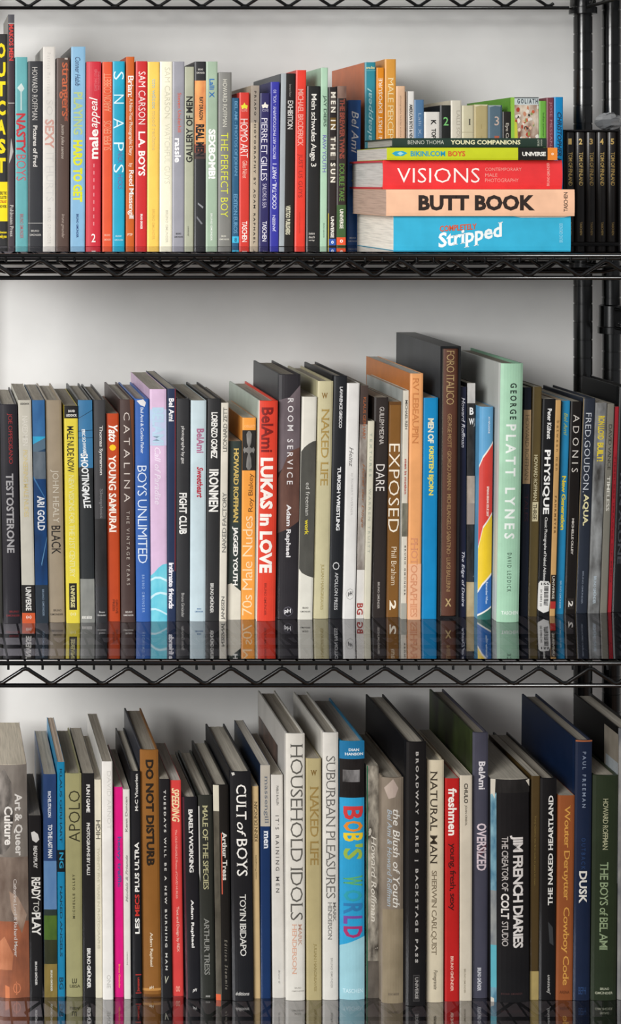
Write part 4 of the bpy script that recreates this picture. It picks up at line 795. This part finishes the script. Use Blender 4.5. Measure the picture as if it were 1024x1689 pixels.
bk(3, (779.8,805.6,1208.5), (778.8,804,1647), '454553', 'tall slate-grey hardback with a green photographed cover side', [
  ('BelAmi',1256,1302,.4,.78,'e0dce0','d','b'), ('OVERSIZED',1358,1436,.3,.85,'d9c9d0','d','b'), ('BRUNO GMÜNDER',1596,1634,.35,.6,'d4d4da','d','b')], [([(.3,1405),(.9,1388),(.9,1400),(.3,1418)],'5a3a44')], hard=1, d=.205, lc=('191714','242a18','121110','3d4a26'))
bk(3, (808,876,1286), (812,872.8,1654), '161517', 'thickest black book with white condensed capitals and a torn head', [
  ('JIM FRENCH DIARIES',1378,1564,.5,.8,'e0dad6','d','bn'), ('THE CREATOR OF',1380,1470,.28,.42,'bdb6b2','d','n'), ('COLT',1474,1516,.26,.44,'e6e0da','d','b'), ('STUDIO',1520,1561,.28,.42,'bdb6b2','d','n'), ('BRUNO GMUNDER',1638,1641,.25,.8,'5a3a3a','h','w')],
  [(1286,1654,('3a6a84','6aa4b8','1c2a34','8fb9c4'),0,.14),(1470,1560,('6a7076','9a9c98'),0,.14),(1560,1630,'5aaab8',0,.14),(1286,1308,('2a2828','1c1b1b'),.1,1),([(0,1284),(.12,1286),(.1,1318),(.04,1310),(0,1312)],'cfc8ba'),([(.9,1288),(1,1284),(1,1298),(.96,1294)],'cfc8ba'),([(0,1646),(.08,1648),(.08,1654),(0,1654)],'c9c4ba')], hard=0, d=.19, bulge=.004)
bk(3, (877,890.4,1280), (873.2,888.4,1649), '4a3a1e', 'narrow bronze-brown book squeezed between two black ones', [
  ('Tony Castro: the first nude in years in men',1345,1460,.35,.55,'7c6838','d','n')], [(1602,1649,('9a8858','b09a60'))], hard=0, d=.18)
bk(3, (891.4,919,1284), (889.6,916,1650), '101012', 'black hardback with white slab capitals reading upward', [
  ('THE NAKED HEARTLAND',1312,1493,.5,.76,'e6e4de','u','b s'), ('Janssen',1608,1640,.45,.66,'b9b7b2','u','i')], [([(.5,1520),(.8,1530),(.85,1560),(.6,1555)],'3a3c3e')], hard=1, d=.2)
bk(3, (921,948,1312), (917,944,1650), '8f4f2a', 'copper-orange book with flowing amber serif lettering', [
  ('Wouter Deruytter',1328,1485,.3,.7,'d29a4a','d','n s'), ('Cowboy Code',1496,1625,.3,.72,'d29a4a','d','n s'), ('ARENA',1634,1639,.2,.8,'5c3018','h','')], hard=0, d=.17)
bk(3, (950,976.8,1221), (945,973,1651), '14213a', 'tall navy hardback with a broad blue side and white DUSK', [
  ('PAUL FREEMAN',1240,1332,.42,.6,'8c98ac','d','w'), ('OUTBACK',1382,1434,.4,.62,'26406a','d','w'), ('DUSK',1437,1490,.3,.72,'e0dcd4','d','b'), ('BEPH',1628,1640,.3,.75,'2c4670','h','')], [(1221,1223.5,'a8623c')], hard=1, d=.215, lc='0d1f3c')
bk(3, (979,1020,1279), (974.4,1017,1651), '26301f', 'dark green hardback with pale gold capitals at the right edge', [
  ('HOWARD ROFFMAN',1317,1402,.4,.58,'a8a888','d','n s'), ('THE BOYS of BEL AMI',1422,1567,.32,.6,'8fa07c','d','n s'), ('BRUNO',1629,1633,.35,.7,'b9bca4','h',''), ('GMÜNDER',1635,1640,.15,.85,'b9bca4','h','')], hard=1, d=.16, bulge=.002)
b, rt = bk(3, (1021,1052,1202), (1018.4,1050,1650), ('8c8a86','c4c6c6','5a5c60'), 'tall book at the far right edge with a black, white and blue photo side', [], [], hard=1, d=.165, lc=('121110','2c2a28','55564c','0e0d0c'), rc='141414')
cover_patch(b, rt, .001, .05, b.h-.085, b.h-.008, ('7c7468','8f887c'))
cover_patch(b, rt, .0015, .045, b.h-.2, b.h-.045, ('b4bec4','c9cfd2'))
for k in range(5):
    V = [b.P(-.0011, y, b.h-.062-.007*k-.0022*j-.1*(.045-y)*.5) for y, j in ((.002, 0), (.044, 0), (.044, 1), (.002, 1))]
    link('cover_picture', mesh('cover_picture', V, [(0, 1, 2, 3)], mat('2a4a7a')), rt)
